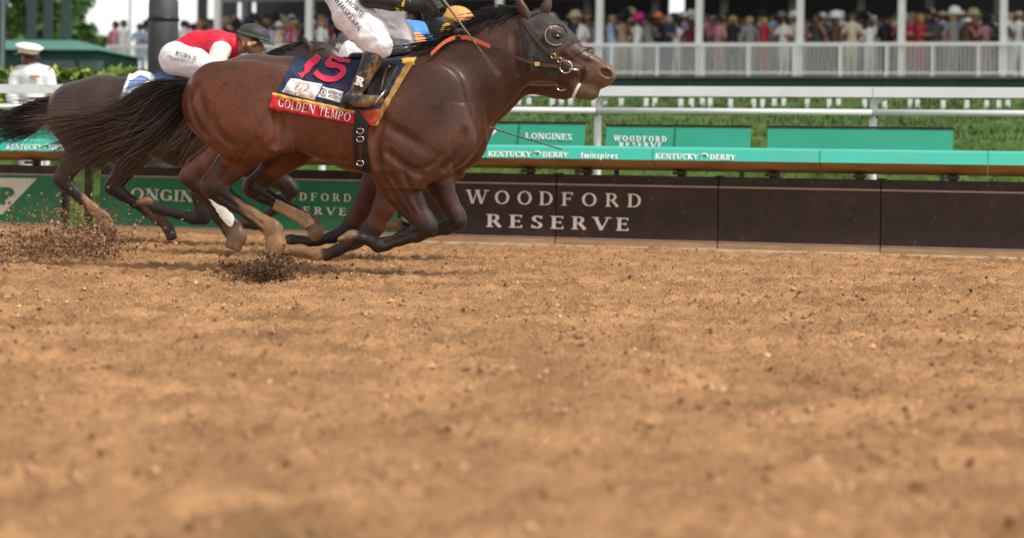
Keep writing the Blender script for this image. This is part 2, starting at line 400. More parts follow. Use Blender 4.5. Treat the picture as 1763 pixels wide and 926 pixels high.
def strands(name, paths, r0, r1, m, parent, c0, c1, jit=.2):
    """three-sided tapering hairs"""
    V, Q, Cc = [], [], []; n = 0
    for P in paths:
        P = np.asarray(P); k = len(P); t = np.gradient(P, axis=0); t /= np.linalg.norm(t, axis=1, keepdims=True) + 1e-9
        a = np.cross(t, (0.13, .9, .4)); a /= np.linalg.norm(a, axis=1, keepdims=True) + 1e-9; b = np.cross(t, a)
        s = np.linspace(0, 1, k)[:, None]; r = (r0 + (r1 - r0) * s ** .8) * (1 + jit * rng.normal()); r = np.maximum(r, .0004)
        ph = rng.uniform(0, 6.28)
        ring = [P + r * (a * math.cos(ph + g) + b * math.sin(ph + g)) for g in (0, 2.094, 4.189)]
        V.append(np.stack(ring, 1).reshape(-1, 3)); sh = rng.uniform(.75, 1.3)
        cc = (np.array(c0) * (1 - s ** 1.5) + np.array(c1) * s ** 1.5) * sh; Cc.append(np.repeat(cc, 3, 0))
        i = np.arange(k - 1)[:, None] * 3; j = np.arange(3)[None]
        Q.append((np.stack([i + j, i + (j + 1) % 3, i + 3 + (j + 1) % 3, i + 3 + j], -1)).reshape(-1, 4) + n); n += 3 * k
    return mesh_np(name, np.concatenate(V), np.concatenate(Q), m, parent, True, None, np.concatenate(Cc))
def spline(P, n):
    P = np.asarray(P, float); k = len(P); t = np.linspace(0, k - 1, n); i = np.clip(t.astype(int), 0, k - 2); f = (t - i)[:, None]
    p0, p1, p2, p3 = P[np.maximum(i-1, 0)], P[i], P[i+1], P[np.minimum(i+2, k-1)]
    return .5 * ((2*p1) + (-p0+p2)*f + (2*p0-5*p1+4*p2-p3)*f**2 + (-p0+3*p1-3*p2+p3)*f**3)
class Horse:
    def __init__(s, name, label, frame, M, legs, h, pal, paint=(), neck=None, head=None, detail=False, root_px=None):
        s.fr = frame; s.M = M; s.h = h
        s.root = thing(name, label, 'horse', frame, group='racehorses at full gallop')
        def body(c, tr=True):
            out = []
            for (px, py, r, rl) in c:
                k = 1.0
                if tr: (px, py), k = M(px, py)
                p = frame.hit(px, py, 0); out.append((p[0], 0, p[2], r * k * frame.scale(px, py), rl))
            return out
        b = body(BODY); nk = body(neck or NECK, neck is None); hd = body(head[0] if head else HEAD, head is None); jw = body(head[1] if head else JAW, head is None)
        lg = []
        for (yl, pts) in legs:
            ch = []
            for (px, py, r, rl, dy) in pts:
                y = yl + dy; p = frame.hit(px, py, y); ch.append((p[0], y, p[2], r * frame.scale(px, py, y), rl))
            lg.append(ch)
        A = np.array([(q[0], q[2], q[3]) for q in b + nk + hd + jw + sum(lg, [])])
        lo = ((A[:, 0] - A[:, 2]).min() - .12, -.42, max(-.02, (A[:, 1] - A[:, 2]).min() - .06)); hi = ((A[:, 0] + A[:, 2]).max() + .1, .42, (A[:, 1] + A[:, 2]).max() + .28)
        f = s.f = Field(lo, hi, h)
        f.chain(b, k=.03, cid=0, ki=.05); f.chain(nk, k=.09, cid=0, ki=.05)
        f.chain(hd, k=.035, cid=0, ki=.03); f.chain(jw, k=.03, cid=0, ki=.02)
        for ch, (yl, pts), in zip(lg, legs):
            n = len(ch); hind = pts[0][2] > 45
            # split: the fleshy upper part blends widely with the trunk, the lower leg is crisp
            ids = []
            for i in range(n - 1):
                frac = i / (n - 1); ids.append(0 if i < (3 if hind else 2) else (1 if i < 4 else 2))
            ids[-1] = 5
            f.chain(ch, k=.032 if hind else .04, cid=ids, ki=.018)
        s.b = b
        for ch in lg:                                              # flat soles
            e, d = np.array(ch[-1]), np.array(ch[-1]) - np.array(ch[-2]); d3 = d[[0, 2]] / (np.hypot(d[0], d[2]) + 1e-9); rr = .085
            f.ell((e[0] + d3[0] * (rr + e[3] * .25), e[1], e[2] + d3[1] * (rr + e[3] * .25)), (rr, rr, rr), 0, .006, 5, carve=True)
            c, c2 = np.array(ch[-2]), np.array(ch[-3]); f.chain([(*(c[:3] * .85 + c2[:3] * .15), c[3] * 1.1, c[4] * 1.06), (*(c[:3] * .78 + c2[:3] * .22), c[3] * 1.08, c[4] * 1.05)], .006, 2)
        s.detail = detail
        if detail: s.muscles()
        V, Q, ids = f.mesh(smooth=2)
        base = np.array(pal, float)[np.clip(ids, 0, len(pal) - 1)]
        # darker along the spine and over the shoulder, as a bay coat is
        px = frame.pix(V)
        zt = np.interp(V[:, 0], [q[0] for q in b], [q[2] + q[3] for q in b])
        dark = np.clip(1 - (zt - V[:, 2]) / .22, 0, 1) * (ids == 0) * .75
        base = base * (1 - dark[:, None]) + np.array(pal[6]) * dark[:, None]
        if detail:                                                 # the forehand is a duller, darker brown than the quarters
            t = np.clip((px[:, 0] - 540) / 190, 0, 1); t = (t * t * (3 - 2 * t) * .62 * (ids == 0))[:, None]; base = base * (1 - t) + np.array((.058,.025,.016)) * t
        muz = np.clip((V[:, 0] - (hd[-2][0] - .1)) / .2, 0, 1)[:, None] * .75; base = base * (1 - muz) + np.array(pal[4]) * muz
        for poly, col, side, amt in paint:
            msk = in_poly(px, poly) & ((V[:, 1] < 0) if side < 0 else (V[:, 1] > 0) if side > 0 else True)
            base[msk] = base[msk] * (1 - amt) + np.array(col) * amt
        s.col = relax(base, Q, 5); s.V, s.Q, s.ids = V, Q, ids
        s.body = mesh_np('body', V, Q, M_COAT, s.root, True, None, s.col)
    def at(s, px, py, y0=-.25, off=0.0, side=-1):
        """photo points dropped on the near flank (side -1) and lifted off by `off`"""
        P = np.atleast_2d(np.array(list(zip(np.atleast_1d(px), np.atleast_1d(py))), float)); y = np.full(len(P), y0)
        for _ in range(5):
            H = np.array([s.fr.hit(a, b, c) for (a, b), c in zip(P, y)]); y = s.f.surf(H[:, 0], H[:, 2], -1)
        H = np.array([s.fr.hit(a, b, c) for (a, b), c in zip(P, y)]); H[:, 1] = y
        if off: H = H + s.f.normal(H) * off
        return H
    def muscles(s):
        f, fr = s.f, s.fr
        def bump(px, py, rx, rz, rot, lift, depth=.05):
            p = s.at(px, py)[0]; k = fr.scale(px, py, p[1])
            for sg in (1, -1): f.ell((p[0], sg * (p[1] + depth - lift * .34), p[2]), (rx*k*1.2, depth, rz*k*1.2), R(rot), .07, 0)
        def groove(pts, r, depth, k=.028):
            q = spline(pts, 3 * len(pts)); p = s.at(q[:, 0], q[:, 1])
            for sg in (1, -1): f.cap([(a[0], sg * (a[1] - r * .7 + depth * .42), a[2], r * .7) for a in p], k, 0, carve=True)
        for a in [(690,262,52,30,-20,.022),(722,205,52,80,-22,.014),(770,245,34,32,0,.02),(420,150,60,34,8,.012),(370,195,30,56,14,.016),
                  (428,206,44,34,-30,.022),(925,92,26,28,0,.008),(850,120,60,22,36,.01),(560,215,70,46,0,.006),(450,222,26,28,0,.05)]: bump(*a)
        for (x_, y_, rx_, rz_, ro_, de_) in ((497,212,26,40,-12,.020), (655,235,14,52,-8,.010), (742,216,12,50,-24,.008), (352,196,10,46,18,.008), (700,236,40,9,-30,.007)):   # broad hollows
            p = s.at(x_, y_)[0]; k_ = fr.scale(x_, y_)
            for sg in (1, -1): f.ell((p[0], sg * (p[1] - .05 + de_), p[2]), (rx_*k_, .05, rz_*k_), R(ro_), .035, 0, carve=True)
        groove([(338,150),(326,176),(332,204),(352,232)], .02, .010)
        groove([(385,150),(366,190),(372,225),(400,250)], .025, .008)
        groove([(478,196),(484,226),(476,252)], .03, .012)
        groove([(660,200),(648,240),(650,285)], .03, .012)
        groove([(668,262),(700,288),(726,300)], .02, .007)
        groove([(800,226),(790,262),(766,292)], .016, .012)
        groove([(884,60),(886,95),(894,128)], .02, .006)
        groove([(962,96),(990,108),(1015,112)], .012, .005)
        for g in ([(672,300),(690,332),(712,368)], [(694,296),(708,326),(724,362)], [(656,300),(676,334),(700,368)], 
                  [(410,262),(396,288),(378,312)], [(440,240),(420,268),(404,296)], [(760,265),(742,285),(716,292)], [(930,70),(918,100),(926,122)], [(985,92),(1004,104),(1026,110)]): groove(g, .014, .009, .016)
        for sg_, leg in zip((-1, 1, -1, 1), L1):              # tendon furrow, knee and fetlock bones
            pts = leg[1]; yl = leg[0]; hind = pts[0][2] > 45; a, b = (6, 8) if hind else (7, 8)
            for side in (-1, 1):
                q = []
                for (x, y, r, rl, dy), (x2, y2, *_r) in zip(pts[a-1:b+1], pts[a:b+2]):
                    d = np.array((x2 - x, y2 - y)); d = d / np.hypot(*d); o = np.array((-d[1], d[0])) * r * .12; p = fr.hit(x + o[0], y + o[1], yl + dy); q.append((p[0], yl + dy + side * (rl + .003), p[2], .0100))
                f.cap(q, .010, 2, carve=True)
                for idx in ((4, 9) if hind else (5, 9)):
                    x, y, r, rl, dy = pts[idx]; p = fr.hit(x, y, yl + dy); kk = fr.scale(x, y); f.ell((p[0], yl + dy + side * rl * .8, p[2]), (r*kk*.5, .014, r*kk*.5), 0, .015, 2)
        # mouth, nostrils, eye hollows
        for (x, y) in ((1043, 126),):
            p = s.at(x, y)[0]; k = fr.scale(x, y)
            for sg in (1, -1):
                f.ell((p[0], sg * (p[1] + .012), p[2]), (16*k, .028, 12*k), R(-30), .018, 4)
                f.ell((p[0] + .002, sg * (p[1] - .004), p[2]), (10.5*k, .034, 6.2*k), R(-28), .005, 4, carve=True)
        groove([(1056,150),(1040,150),(1024,146),(1012,143)], .008, .009, .008)
        groove([(1000,120),(1004,132),(1002,142)], .012, .004, .02)
        p = s.at(957, 60)[0]
        for sg in (1, -1): f.ell((p[0], sg * (p[1] + .016), p[2] + .012), (.04, .022, .018), R(-14), .015, 0)      # brow over the eye
    def ears(s, ears, col, inner):
        for (bx, by, tx, ty, y, w, tw) in ears:
            b = s.fr.hit(bx, by, y); t = s.fr.hit(tx, ty, y * 1.15); ax = t - b; L = np.linalg.norm(ax); ax /= L
            sd_ = np.cross(ax, (0, 1, 0)); sd_ /= np.linalg.norm(sd_); nr = np.cross(sd_, ax)
            d = math.cos(tw) * sd_ + math.sin(tw) * nr; e = np.cross(d, ax)      # a cupped leaf opening towards e
            V, Q, Cc = [], [], []; nu, nv = 11, 9
            for layer, ins in ((0, 0.0), (1, .005)):
                for i in range(nv):
                    v = i / (nv - 1); wid = w * (math.sin(math.pi * (v * .78 + .22)) ** .8) * (1 - .1 * v) + .002
                    for j in range(nu):
                        g = (j / (nu - 1) - .5) * 2 * 1.9; p = b + ax * (v * L - .02) + d * math.sin(g) * (wid - ins) - e * (math.cos(g)) * (wid - ins) * .75
                        V.append(p); Cc.append(inner if layer else col)
            for layer in (0, 1):
                o = layer * nu * nv
                for i in range(nv - 1):
                    for j in range(nu - 1):
                        q = [o+i*nu+j, o+i*nu+j+1, o+(i+1)*nu+j+1, o+(i+1)*nu+j]; Q.append(q if layer else q[::-1])
            for i in range(nv - 1):
                for j in (0, nu - 1): Q.append([i*nu+j, (i+1)*nu+j, nu*nv+(i+1)*nu+j, nu*nv+i*nu+j])
            mesh_np('ear', V, Q, M_COAT, s.root, True, None, np.array(Cc))
    def tail(s, guides, n, r0=.0034, col=((.007,.0055,.005), (.10,.058,.042)), spread=.085):
        gs = [spline([s.fr.hit(x, y, yy) for x, y, yy in g], 26) for g in guides]; paths = []
        for _ in range(n):
            u = rng.uniform(0, len(gs) - 1.001); i = int(u); f_ = u - i; P = gs[i] * (1 - f_) + gs[i+1] * f_
            cut = rng.uniform(.45, 1.0) ** .7; P = spline(P[:max(8, int(26 * cut))], 20); s_ = np.linspace(0, 1, 20)[:, None]
            off = rng.normal(0, spread, 3) * np.array((.35, 1, .3)); off[2] = min(off[2], .012); P = P + off * (.12 + s_ ** .9) * (.9)
            ph, fq = rng.uniform(0, 6.28, 3), rng.uniform(3, 9); P = P + .012 * s_ * np.sin(fq * s_ + ph)
            if rng.random() < .25: P = P + rng.normal(0, .09, 3) * s_ ** 2
            paths.append(P)
        return strands('tail', paths, r0, .0008, M_HAIR, s.root, *col)
    def mane(s, crest, n, ln, flow, y=-.03):
        """crest: photo points; flow: (dx, dz) in metres, falls to the near side"""
        pts = spline([s.fr.hit(a, b, 0) for a, b in crest], 60); paths = []
        for _ in range(n):
            i = rng.integers(0, 60); p = pts[i] + rng.normal(0, .008, 3); L = ln * rng.uniform(.6, 1.25); t = np.linspace(0, 1, 9)[:, None]
            d = np.array((flow[0] * rng.uniform(.5, 1.2), rng.choice((-1, 1), p=(.65, .35)) * rng.uniform(.03, .12), flow[1] * rng.uniform(-.3, 1.2)))
            up = np.array((0, 0, rng.uniform(.02, .13)))
            P = (p + L * (d * t + up * t * (1 - t) * 2.2 + np.array((0, 0, -.35)) * t ** 2 * rng.uniform(.1, 1.0)) + rng.normal(0, .004, (1, 3)) * t)
            for _k in range(3):
                F_ = s.f.sample(P); inn = F_ < .006; P = np.where(inn[:, None], P + s.f.normal(P) * np.minimum(.008 - F_, .06)[:, None], P)
            P = relax_line(P, 2); paths.append(P)
        return strands('mane', paths, .0050, .0016, M_HAIR, s.root, (.007,.006,.006), (.02,.014,.012))
    def eye(s, px, py, r=.027):
        p = s.at(px, py)[0]; m = MB()
        m2 = [(r * math.sin(a), r * math.cos(a)) for a in np.linspace(.02, math.pi - .02, 9)]
        for sg in (1, -1):
            q = MB(); q.lathe(m2, 0, 0, 14); o = q.build('eye', M_EYE, s.root, True); o.location = (p[0], sg * (p[1] + .007), p[2]); o.scale = (1.05, .62, .62); o.rotation_euler = (0, R(18), 0)
    def shell(s, name, m, polys, off, holes=(), side=0, col=None, sm=2):
        """a close-fitting covering of the coat inside photo polygons"""
        Vm = s.V.copy(); Vn = s.V.copy()
        if side == 0: Vn[:, 1] = -np.abs(Vn[:, 1])
        p = s.fr.pix(Vn); keep = np.zeros(len(p), bool)
        for pl in polys: keep |= in_poly(p, pl)
        for hx, hy, hr in holes: keep &= np.hypot(p[:, 0] - hx, p[:, 1] - hy) > hr
        if side < 0: keep &= s.V[:, 1] < 0.0
        if side > 0: keep &= s.V[:, 1] > 0.0
        u, fq = sub_mesh(Vm, s.Q, keep); N = vnormals(Vm, s.Q)
        V = relax(Vm[u] + N[u] * off, fq, sm); return mesh_np(name, V, fq, m, s.root if not isinstance(col, bpy.types.Object) else col, True)
    def strap(s, name, pts, w, th, m, parent, mirror=True, lift=.002, n=24):
        """a flat strap lying on the near side (and its twin on the far side)"""
        q = spline(pts, n); P = s.at(q[:, 0], q[:, 1]); N = s.f.normal(P); P = relax_line(P + N * lift); N = relax_line(N, 4)
        T = np.gradient(P, axis=0); T /= np.linalg.norm(T, axis=1, keepdims=True) + 1e-9; B = np.cross(T, N); B /= np.linalg.norm(B, axis=1, keepdims=True) + 1e-9
        for sg in ((-1, 1) if mirror else (1,)):
            mb = MB(); S = np.array((1, sg, 1)); c = [(P + B*w/2)*S, (P + B*w/2 + N*th)*S, (P - B*w/2 + N*th)*S, (P - B*w/2)*S]
            for i in range(len(P) - 1):
                for k in range(4):
                    k2 = (k + 1) % 4; a = [c[k][i], c[k2][i], c[k2][i+1], c[k][i+1]]; mb.quad(*(a if sg > 0 else a[::-1]))
            for i in (0, len(P) - 1): mb.quad(c[0][i], c[1][i], c[2][i], c[3][i])
            o = mb.build(name, m, parent)
        return o
def relax_line(P, it=2):
    P = P.copy()
    for _ in range(it): P[1:-1] = .5 * P[1:-1] + .25 * (P[:-2] + P[2:])
    return P

PAL1 = [(.140,.038,.014), (.062,.022,.012), (.016,.011,.009), (.36,.20,.10), (.125,.072,.046), (.12,.075,.045), (.036,.016,.010)]
PAL2 = [(.046,.021,.014), (.028,.015,.011), (.014,.010,.009), (.34,.20,.10), (.05,.03,.02), (.07,.05,.035), (.026,.017,.014)]
PAL3 = [(.135,.038,.016), (.095,.030,.014), (.026,.017,.013), (.36,.20,.10), (.10,.045,.03), (.10,.07,.045), (.06,.026,.017)]
DUST = (.37, .205, .098); DUST2 = (.30, .165, .085)
def ident(px, py): return (px, py), 1.0
# legs: (photo x, y, in-plane radius px, lateral radius m, lateral shift)
L1 = [
 (-.14, [(392,186,70,.142,0),(422,218,55,.138,0),(426,248,40,.104,.01),(400,282,28,.066,.02),(366,320,21,.046,.01),(384,336,16.5,.036,.01),(404,350,13.5,.029,.01),(430,367,12.8,.028,.01),(454,384,13,.029,.01),(470,394,16.5,.035,.01),(473,409,15,.034,.01),(475,420,17,.046,.01),(469,442,12.5,.05,.01)]),
 (.14, [(440,196,58,.135,0),(490,232,48,.11,0),(512,258,28,.08,0),(466,294,20,.055,-.01),(436,322,18,.043,-.01),(452,335,14,.034,-.01),(480,350,11.8,.028,-.01),(508,366,11.5,.027,-.01),(528,379,12.3,.03,-.01),(539,386,13.5,.032,-.01),(546,394,10.5,.03,-.01),(544,400,11.5,.04,-.01),(538,408,9.5,.045,-.01)]),
 (-.125, [(694,258,44,.10,0),(680,292,36,.085,0),(690,322,33,.07,0),(706,350,25,.055,0),(727,378,19.5,.044,0),(735,390,18,.042,0),(718,402,14.5,.034,0),(690,411,11.2,.027,0),(664,420,11.2,.028,0),(651,422,12,.033,0),(636,414,9,.027,0),(622,410,10,.036,0),(606,408,12,.046,0),(584,413,5,.04,0)]),
 (.12, [(742,262,40,.09,0),(746,290,30,.075,0),(756,316,22,.06,0),(770,344,17.5,.05,0),(784,368,15.5,.042,0),(788,380,15.5,.042,0),(770,391,12.5,.034,0),(742,398,10,.027,0),(716,398,10,.028,0),(704,395,10.5,.031,0),(692,389,8,.026,0),(684,386,9.5,.036,0),(668,390,6.5,.04,0)]),
]
K1 = [([(985,140),(1040,112),(1070,112),(1070,180),(985,180)], (.24,.14,.085), 0, .4), ([(938,52),(976,52),(978,74),(940,76)], (.018,.010,.008), 0, .8), ([(400,338),(474,376),(500,400),(500,460),(450,460),(452,392),(420,366)], DUST, -1, .92), ([(395,348),(420,366),(452,392),(450,402),(390,362)], (.02,.015,.013), -1, .6),
      ([(478,346),(545,372),(560,395),(556,420),(520,420),(505,384),(470,362)], DUST2, 1, .7), ([(570,395),(616,396),(614,404),(572,418)], DUST, -1, .8),
      ([(660,376),(690,376),(690,398),(660,398)], DUST, 1, .7)]
h1 = Horse('racehorse', 'bay racehorse wearing number 15 and a dark blinker hood, leading in the foreground', H1, ident, L1, .0085, PAL1, K1, detail=True)
h1.ears([(908,34,886,-14,-.055,.034,.5), (938,20,949,-12,.05,.032,-.5)], (.07,.03,.018), (.02,.012,.01))
h1.eye(957, 63)
h1.tail([[(338,138,0),(290,138,-.02),(250,152,-.04),(222,176,-.05),(178,194,-.05),(124,198,-.04),(66,208,0)],
         [(338,140,0),(284,144,-.03),(238,168,-.05),(196,192,-.06),(146,200,-.05),(95,204,-.03),(42,212,0)],
         [(336,146,0),(284,160,-.03),(240,190,-.05),(200,212,-.05),(150,222,-.03),(110,235,0),(78,240,.03)],
         [(335,152,0),(286,176,-.02),(248,208,-.04),(208,230,-.04),(164,248,-.02),(128,272,0),(98,294,.03)],
         [(334,158,0),(298,190,0),(268,222,-.02),(232,242,-.02),(196,256,0),(158,280,.02),(118,298,.05)],
         [(332,166,0),(312,200,.02),(290,228,.02),(258,246,.02),(222,258,.03),(196,276,.05),(170,290,.06)]], 2300, .0027)
h1.mane([(712,104),(740,98),(770,90),(800,74),(830,58),(860,42),(890,28),(906,22)], 2800, .36, (-.62, .14))
def aff(x0, y0, sx, X0, Y0, sy=None):
    sy = sy or sx
    return lambda px, py: ((X0 + (px - x0) * sx, Y0 + (py - y0) * sy), (sx + sy) / 2)
L2 = [
 (-.12, [(134,200,52,.14,0),(136,228,38,.12,0),(142,252,28,.09,0),(122,284,19,.055,0),(106,308,15,.042,0),(118,322,11.5,.032,0),(138,340,9.6,.026,0),(158,358,9.6,.026,0),(174,372,11,.03,0),(182,380,12,.032,0),(187,391,9.5,.03,0),(188,400,11,.042,0),(186,414,11.5,.05,0)]),
 (.12, [(180,206,44,.13,0),(226,238,36,.11,0),(236,262,27,.09,0),(212,296,18,.055,0),(194,322,14.5,.042,0),(210,334,11,.031,0),(234,350,9.2,.026,0),(258,366,9.2,.027,0),(272,376,10.5,.03,0),(284,384,9,.028,0),(290,393,9.5,.038,0),(296,410,9.5,.048,0)]),
 (-.12, [(362,252,32,.10,0),(346,280,26,.085,0),(344,306,21,.065,0),(346,336,17,.052,0),(350,362,14,.042,0),(350,374,13,.04,0),(332,376,10.5,.032,0),(306,369,8.4,.026,0),(282,363,8.4,.027,0),(268,358,9.5,.031,0),(258,348,7.5,.026,0),(252,345,8.5,.036,0),(238,349,4.5,.04,0)]),
 (.12, [(386,252,32,.09,0),(404,270,26,.085,0),(438,290,20,.062,0),(470,306,16,.05,0),(494,318,14,.042,0),(502,328,13,.04,0),(490,344,10,.032,0),(470,362,8.2,.026,0),(450,378,8.4,.027,0),(440,386,9.5,.031,0),(428,386,7.5,.026,0),(420,384,8.5,.036,0),(408,388,5,.04,0)]),
]
K2 = [([(140,332),(186,362),(200,384),(196,392),(168,390),(150,362)], DUST, -1, .85), ([(236,344),(268,362),(300,384),(290,396),(262,384)], DUST2, 1, .35), ([(238,340),(262,340),(262,350),(236,354)], DUST, -1, .8)]
h2 = Horse('racehorse', 'dark brown racehorse with the blue number 2 cloth, running on the left by the rail', H2, aff(311, 177, .77, 79, 195, .80), L2, .0115, PAL2, K2)
h2.ears([(536,88,519,58,-.05,.032,.4), (568,86,578,54,.05,.034,-.4)], (.06,.03,.02), (.02,.012,.01))
h2.tail([[(98,166,0),(70,172,0),(40,182,0),(8,194,0),(-30,206,0)], [(98,170,0),(66,182,0),(34,200,0),(0,214,0),(-40,226,0)], [(98,176,0),(70,196,0),(42,216,0),(10,230,0),(-30,244,0)], [(97,182,0),(78,206,0),(56,224,0),(28,238,0),(-10,250,0)]], 800, .0038, ((.006,.005,.005),(.02,.015,.013)))
h2.mane([(388,142),(420,132),(452,118),(480,104),(510,88),(530,80)], 500, .28, (-.6, .1))
L3 = [
 (-.12, [(446,196,60,.14,0),(420,232,42,.12,0),(398,256,32,.085,0),(354,284,19,.052,0),(326,304,17,.043,0),(340,320,13,.033,0),(358,338,10.5,.027,0),(376,360,10.5,.027,0),(392,380,12,.03,0),(401,390,14,.033,0),(405,400,12.5,.031,0),(408,408,16,.044,0),(402,424,15,.05,0)]),
 (.12, [(450,196,60,.14,0),(424,226,42,.12,0),(400,248,32,.085,0),(362,270,19,.052,0),(336,286,17,.043,0),(344,304,13,.033,0),(352,322,10.5,.027,0),(360,344,10.5,.027,0),(372,366,12,.03,0),(380,376,12,.033,0),(388,384,11,.031,0),(394,392,13,.044,0),(398,402,12,.05,0)]),
 (-.11, [(700,256,38,.09,0),(684,290,30,.08,0),(676,322,27,.064,0),(662,356,20,.052,0),(646,388,17,.043,0),(636,402,15.5,.04,0),(612,416,12,.033,0),(582,430,10,.027,0),(560,440,10.5,.029,0),(548,440,12,.032,0),(528,434,9,.027,0),(516,431,10.5,.036,0),(500,430,9,.042,0)]),
 (.11, [(690,256,36,.09,0),(664,286,28,.08,0),(646,318,25,.062,0),(626,354,19,.05,0),(606,386,15.5,.042,0),(596,398,13.5,.04,0),(574,408,10.5,.033,0),(548,414,9,.027,0),(526,417,9.5,.029,0),(516,416,10.5,.032,0),(506,413,8,.027,0),(500,412,8.5,.036,0),(492,412,7,.04,0)]),
]
K3 = [([(486,420),(552,424),(556,452),(486,448)], DUST, -1, .85), ([(380,386),(440,386),(440,440),(380,440)], DUST2, -1, .45)]
N3 = [(742,200,74,.17),(786,182,62,.12),(826,160,52,.092),(856,140,44,.082),(880,124,40,.078)]
HD3 = ([(892,116,36,.085),(906,122,35,.09),(928,129,31,.078),(950,137,25,.064),(972,144,20,.055),(984,150,18,.056)], [(908,132,22,.065),(932,147,13,.045),(956,158,11,.04),(972,162,10,.042)])
h3 = Horse('racehorse', 'reddish bay racehorse almost hidden behind the leading horse, only muzzle and legs showing', H3, aff(975, 117, .874, 968, 142), L3, .0115, PAL3, K3, neck=N3, head=HD3)
h3.ears([(884,92,878,60,-.05,.03,.4), (896,88,902,58,.05,.03,-.4)], (.08,.035,.02), (.02,.012,.01))
h3.tail([[(398,152,0),(360,160,0),(330,186,0),(300,214,0),(262,232,0)], [(398,160,0),(362,178,0),(334,206,0),(306,232,0),(270,248,0)], [(396,168,0),(366,196,0),(344,224,0),(318,244,0),(290,262,0)]], 500, .004)
h3.mane([(740,140),(780,122),(820,108),(860,94),(884,86)], 200, .16, (-.5, .1))

# ------------------------------------------------------------------ the leading horse's tack
M_NAVY = mat('navy_cloth', (.022,.032,.075), .8, .25, 14, .5, 90)
M_RED = mat('red_cloth', (.55,.018,.03), .75, .1, 14, .3, 90)
M_PINK = mat('pink_number', (.72,.03,.085), .75, .08, 14, .3, 90)
M_YEL = mat('yellow_trim', (.70,.40,.06), .7, .12, 20)
M_GOLD = mat('gold_binding', (.42,.24,.07), .75, .3, 18, .3, 70)
M_WHITE = mat('white_patch', (.78,.76,.74), .6, .06, 12)
M_INK = mat('black_print', (.015,.015,.017), .7, .05)
M_ORPR = mat('copper_print', (.55,.25,.08), .6, .1)
M_LEATH = mat('black_leather', (.014,.012,.012), .38, .3, 20, .3, 80)
M_BLEATH = mat('brown_leather', (.050,.021,.013), .42, .3, 20, .3, 80)
M_STEEL = mat('steel', (.62,.60,.56), .25, .1, 10, metal=1.0)
M_BRASS = mat('brass', (.62,.42,.16), .3, .1, 10, metal=1.0)
M_ORANGE = mat('orange_rubber', (.62,.12,.045), .55, .15, 30)
M_HOOD = mat('dusty_hood', (.040,.036,.032), .85, .55, 16, .6, 60)
M_GOLDB = mat('tan_bandage', (.46,.28,.15), .9, .3, 22, .5, 60)
M_WBAND = mat('white_bandage', (.62,.56,.48), .9, .25, 16, .5, 60)
def top_z(h, x):
    x = np.atleast_1d(x); zs = h.f.ax[2][::-1]; p = np.stack([np.repeat(x[:, None], len(zs), 1), np.zeros((len(x), len(zs))), np.repeat(zs[None], len(x), 0)], -1)
    return zs[(h.f.sample(p) < 0).argmax(1)]
def fold(h, P):
    P = np.asarray(P, float); x, y = P[:, 0], P[:, 1]
    return .0042 * (np.sin(x * .16 + y * .10) + .7 * np.sin(x * .33 - y * .17 + 1) + .5 * np.sin(x * .09 - y * .29) + 1.4) * np.clip((y - 98) / 14, 0, 1)
def drape(h, corners, nu, nv, off, name, m, parent, over=False, folds=0.0):
    """a piece of cloth on the horse: TL, TR, BR, BL in the photograph; `over` carries it across the back to the other side"""
    tl, tr, br, bl = [np.array(c, float) for c in corners]; U, Vv = np.meshgrid(np.linspace(0, 1, nu), np.linspace(0, 1, nv))
    P = (tl * (1-U)[..., None] + tr * U[..., None]) * (1-Vv)[..., None] + (bl * (1-U)[..., None] + br * U[..., None]) * Vv[..., None]
    P = P.reshape(-1, 2); H = h.at(P[:, 0], P[:, 1]); N = h.f.normal(H)
    fo = fold(h, P)
    A = (H + N * (off + fo)[:, None]).reshape(nv, nu, 3); B0 = (H - N * .003).reshape(nv, nu, 3)
    rows = [A]
    if over:
        x = A[0, :, 0]; mid = np.stack([x, np.zeros(nu), top_z(h, x) + off], -1); mm = [A[0] * (1-t) + mid * t + np.array((0, 0, 1)) * (.03 * t * (1-t)) for t in (.66, .33)]
        S = np.array((1, -1, 1)); rows = [A[::-1], np.array([mm[1], mm[0]]), mid[None], np.array([mm[0], mm[1]]) * S, A * S]
    G = np.concatenate(rows, 0); n, k = G.shape[:2]
    edge = np.concatenate([B0[::-1][:1], G, (B0[-1:] * np.array((1, -1, 1)) if over else B0[-1:])], 0) if over else np.concatenate([B0[:1], G, B0[-1:]], 0)
    n = edge.shape[0]
    Lc = edge[:, :1] - 0; Rc = edge[:, -1:] - 0
    ins = lambda c: c + np.array((0, 1, 0)) * np.where(c[..., 1:2] < 0, .011 + off, -.011 - off)
    E = np.concatenate([ins(Lc), edge, ins(Rc)], 1); k = E.shape[1]
    i, j = np.meshgrid(np.arange(n-1), np.arange(k-1), indexing='ij'); q = np.stack([i*k+j, i*k+j+1, (i+1)*k+j+1, (i+1)*k+j], -1).reshape(-1, 4)
    return mesh_np(name, E.reshape(-1, 3), q, m, parent, True)
def patch(h, poly, off, name, m, parent, nu=20, nv=14): return drape(h, poly, nu, nv, off, name, m, parent)
def stroke_on(h, strokes, off, name, m, parent):
    mb = MB(); k = 0
    for pts, w in strokes:
        q = spline(pts, max(6, 7 * len(pts))) if len(pts) > 2 else np.array([np.array(pts[0]) + (np.array(pts[1]) - np.array(pts[0])) * t for t in np.linspace(0, 1, 14)])
        T = np.gradient(q, axis=0); T /= np.linalg.norm(T, axis=1, keepdims=True); Nn = np.stack([-T[:, 1], T[:, 0]], 1) * w / 2
        a, b = [(lambda H, D: H + h.f.normal(H) * (off + k * .0004 + fold(h, D))[:, None])(h.at(D[:, 0], D[:, 1]), D) for D in (q + Nn, q - Nn)]; k += 1
        for i in range(len(q) - 1): mb.quad(a[i], b[i], b[i+1], a[i+1])
    return mb.build(name, m, parent, True)
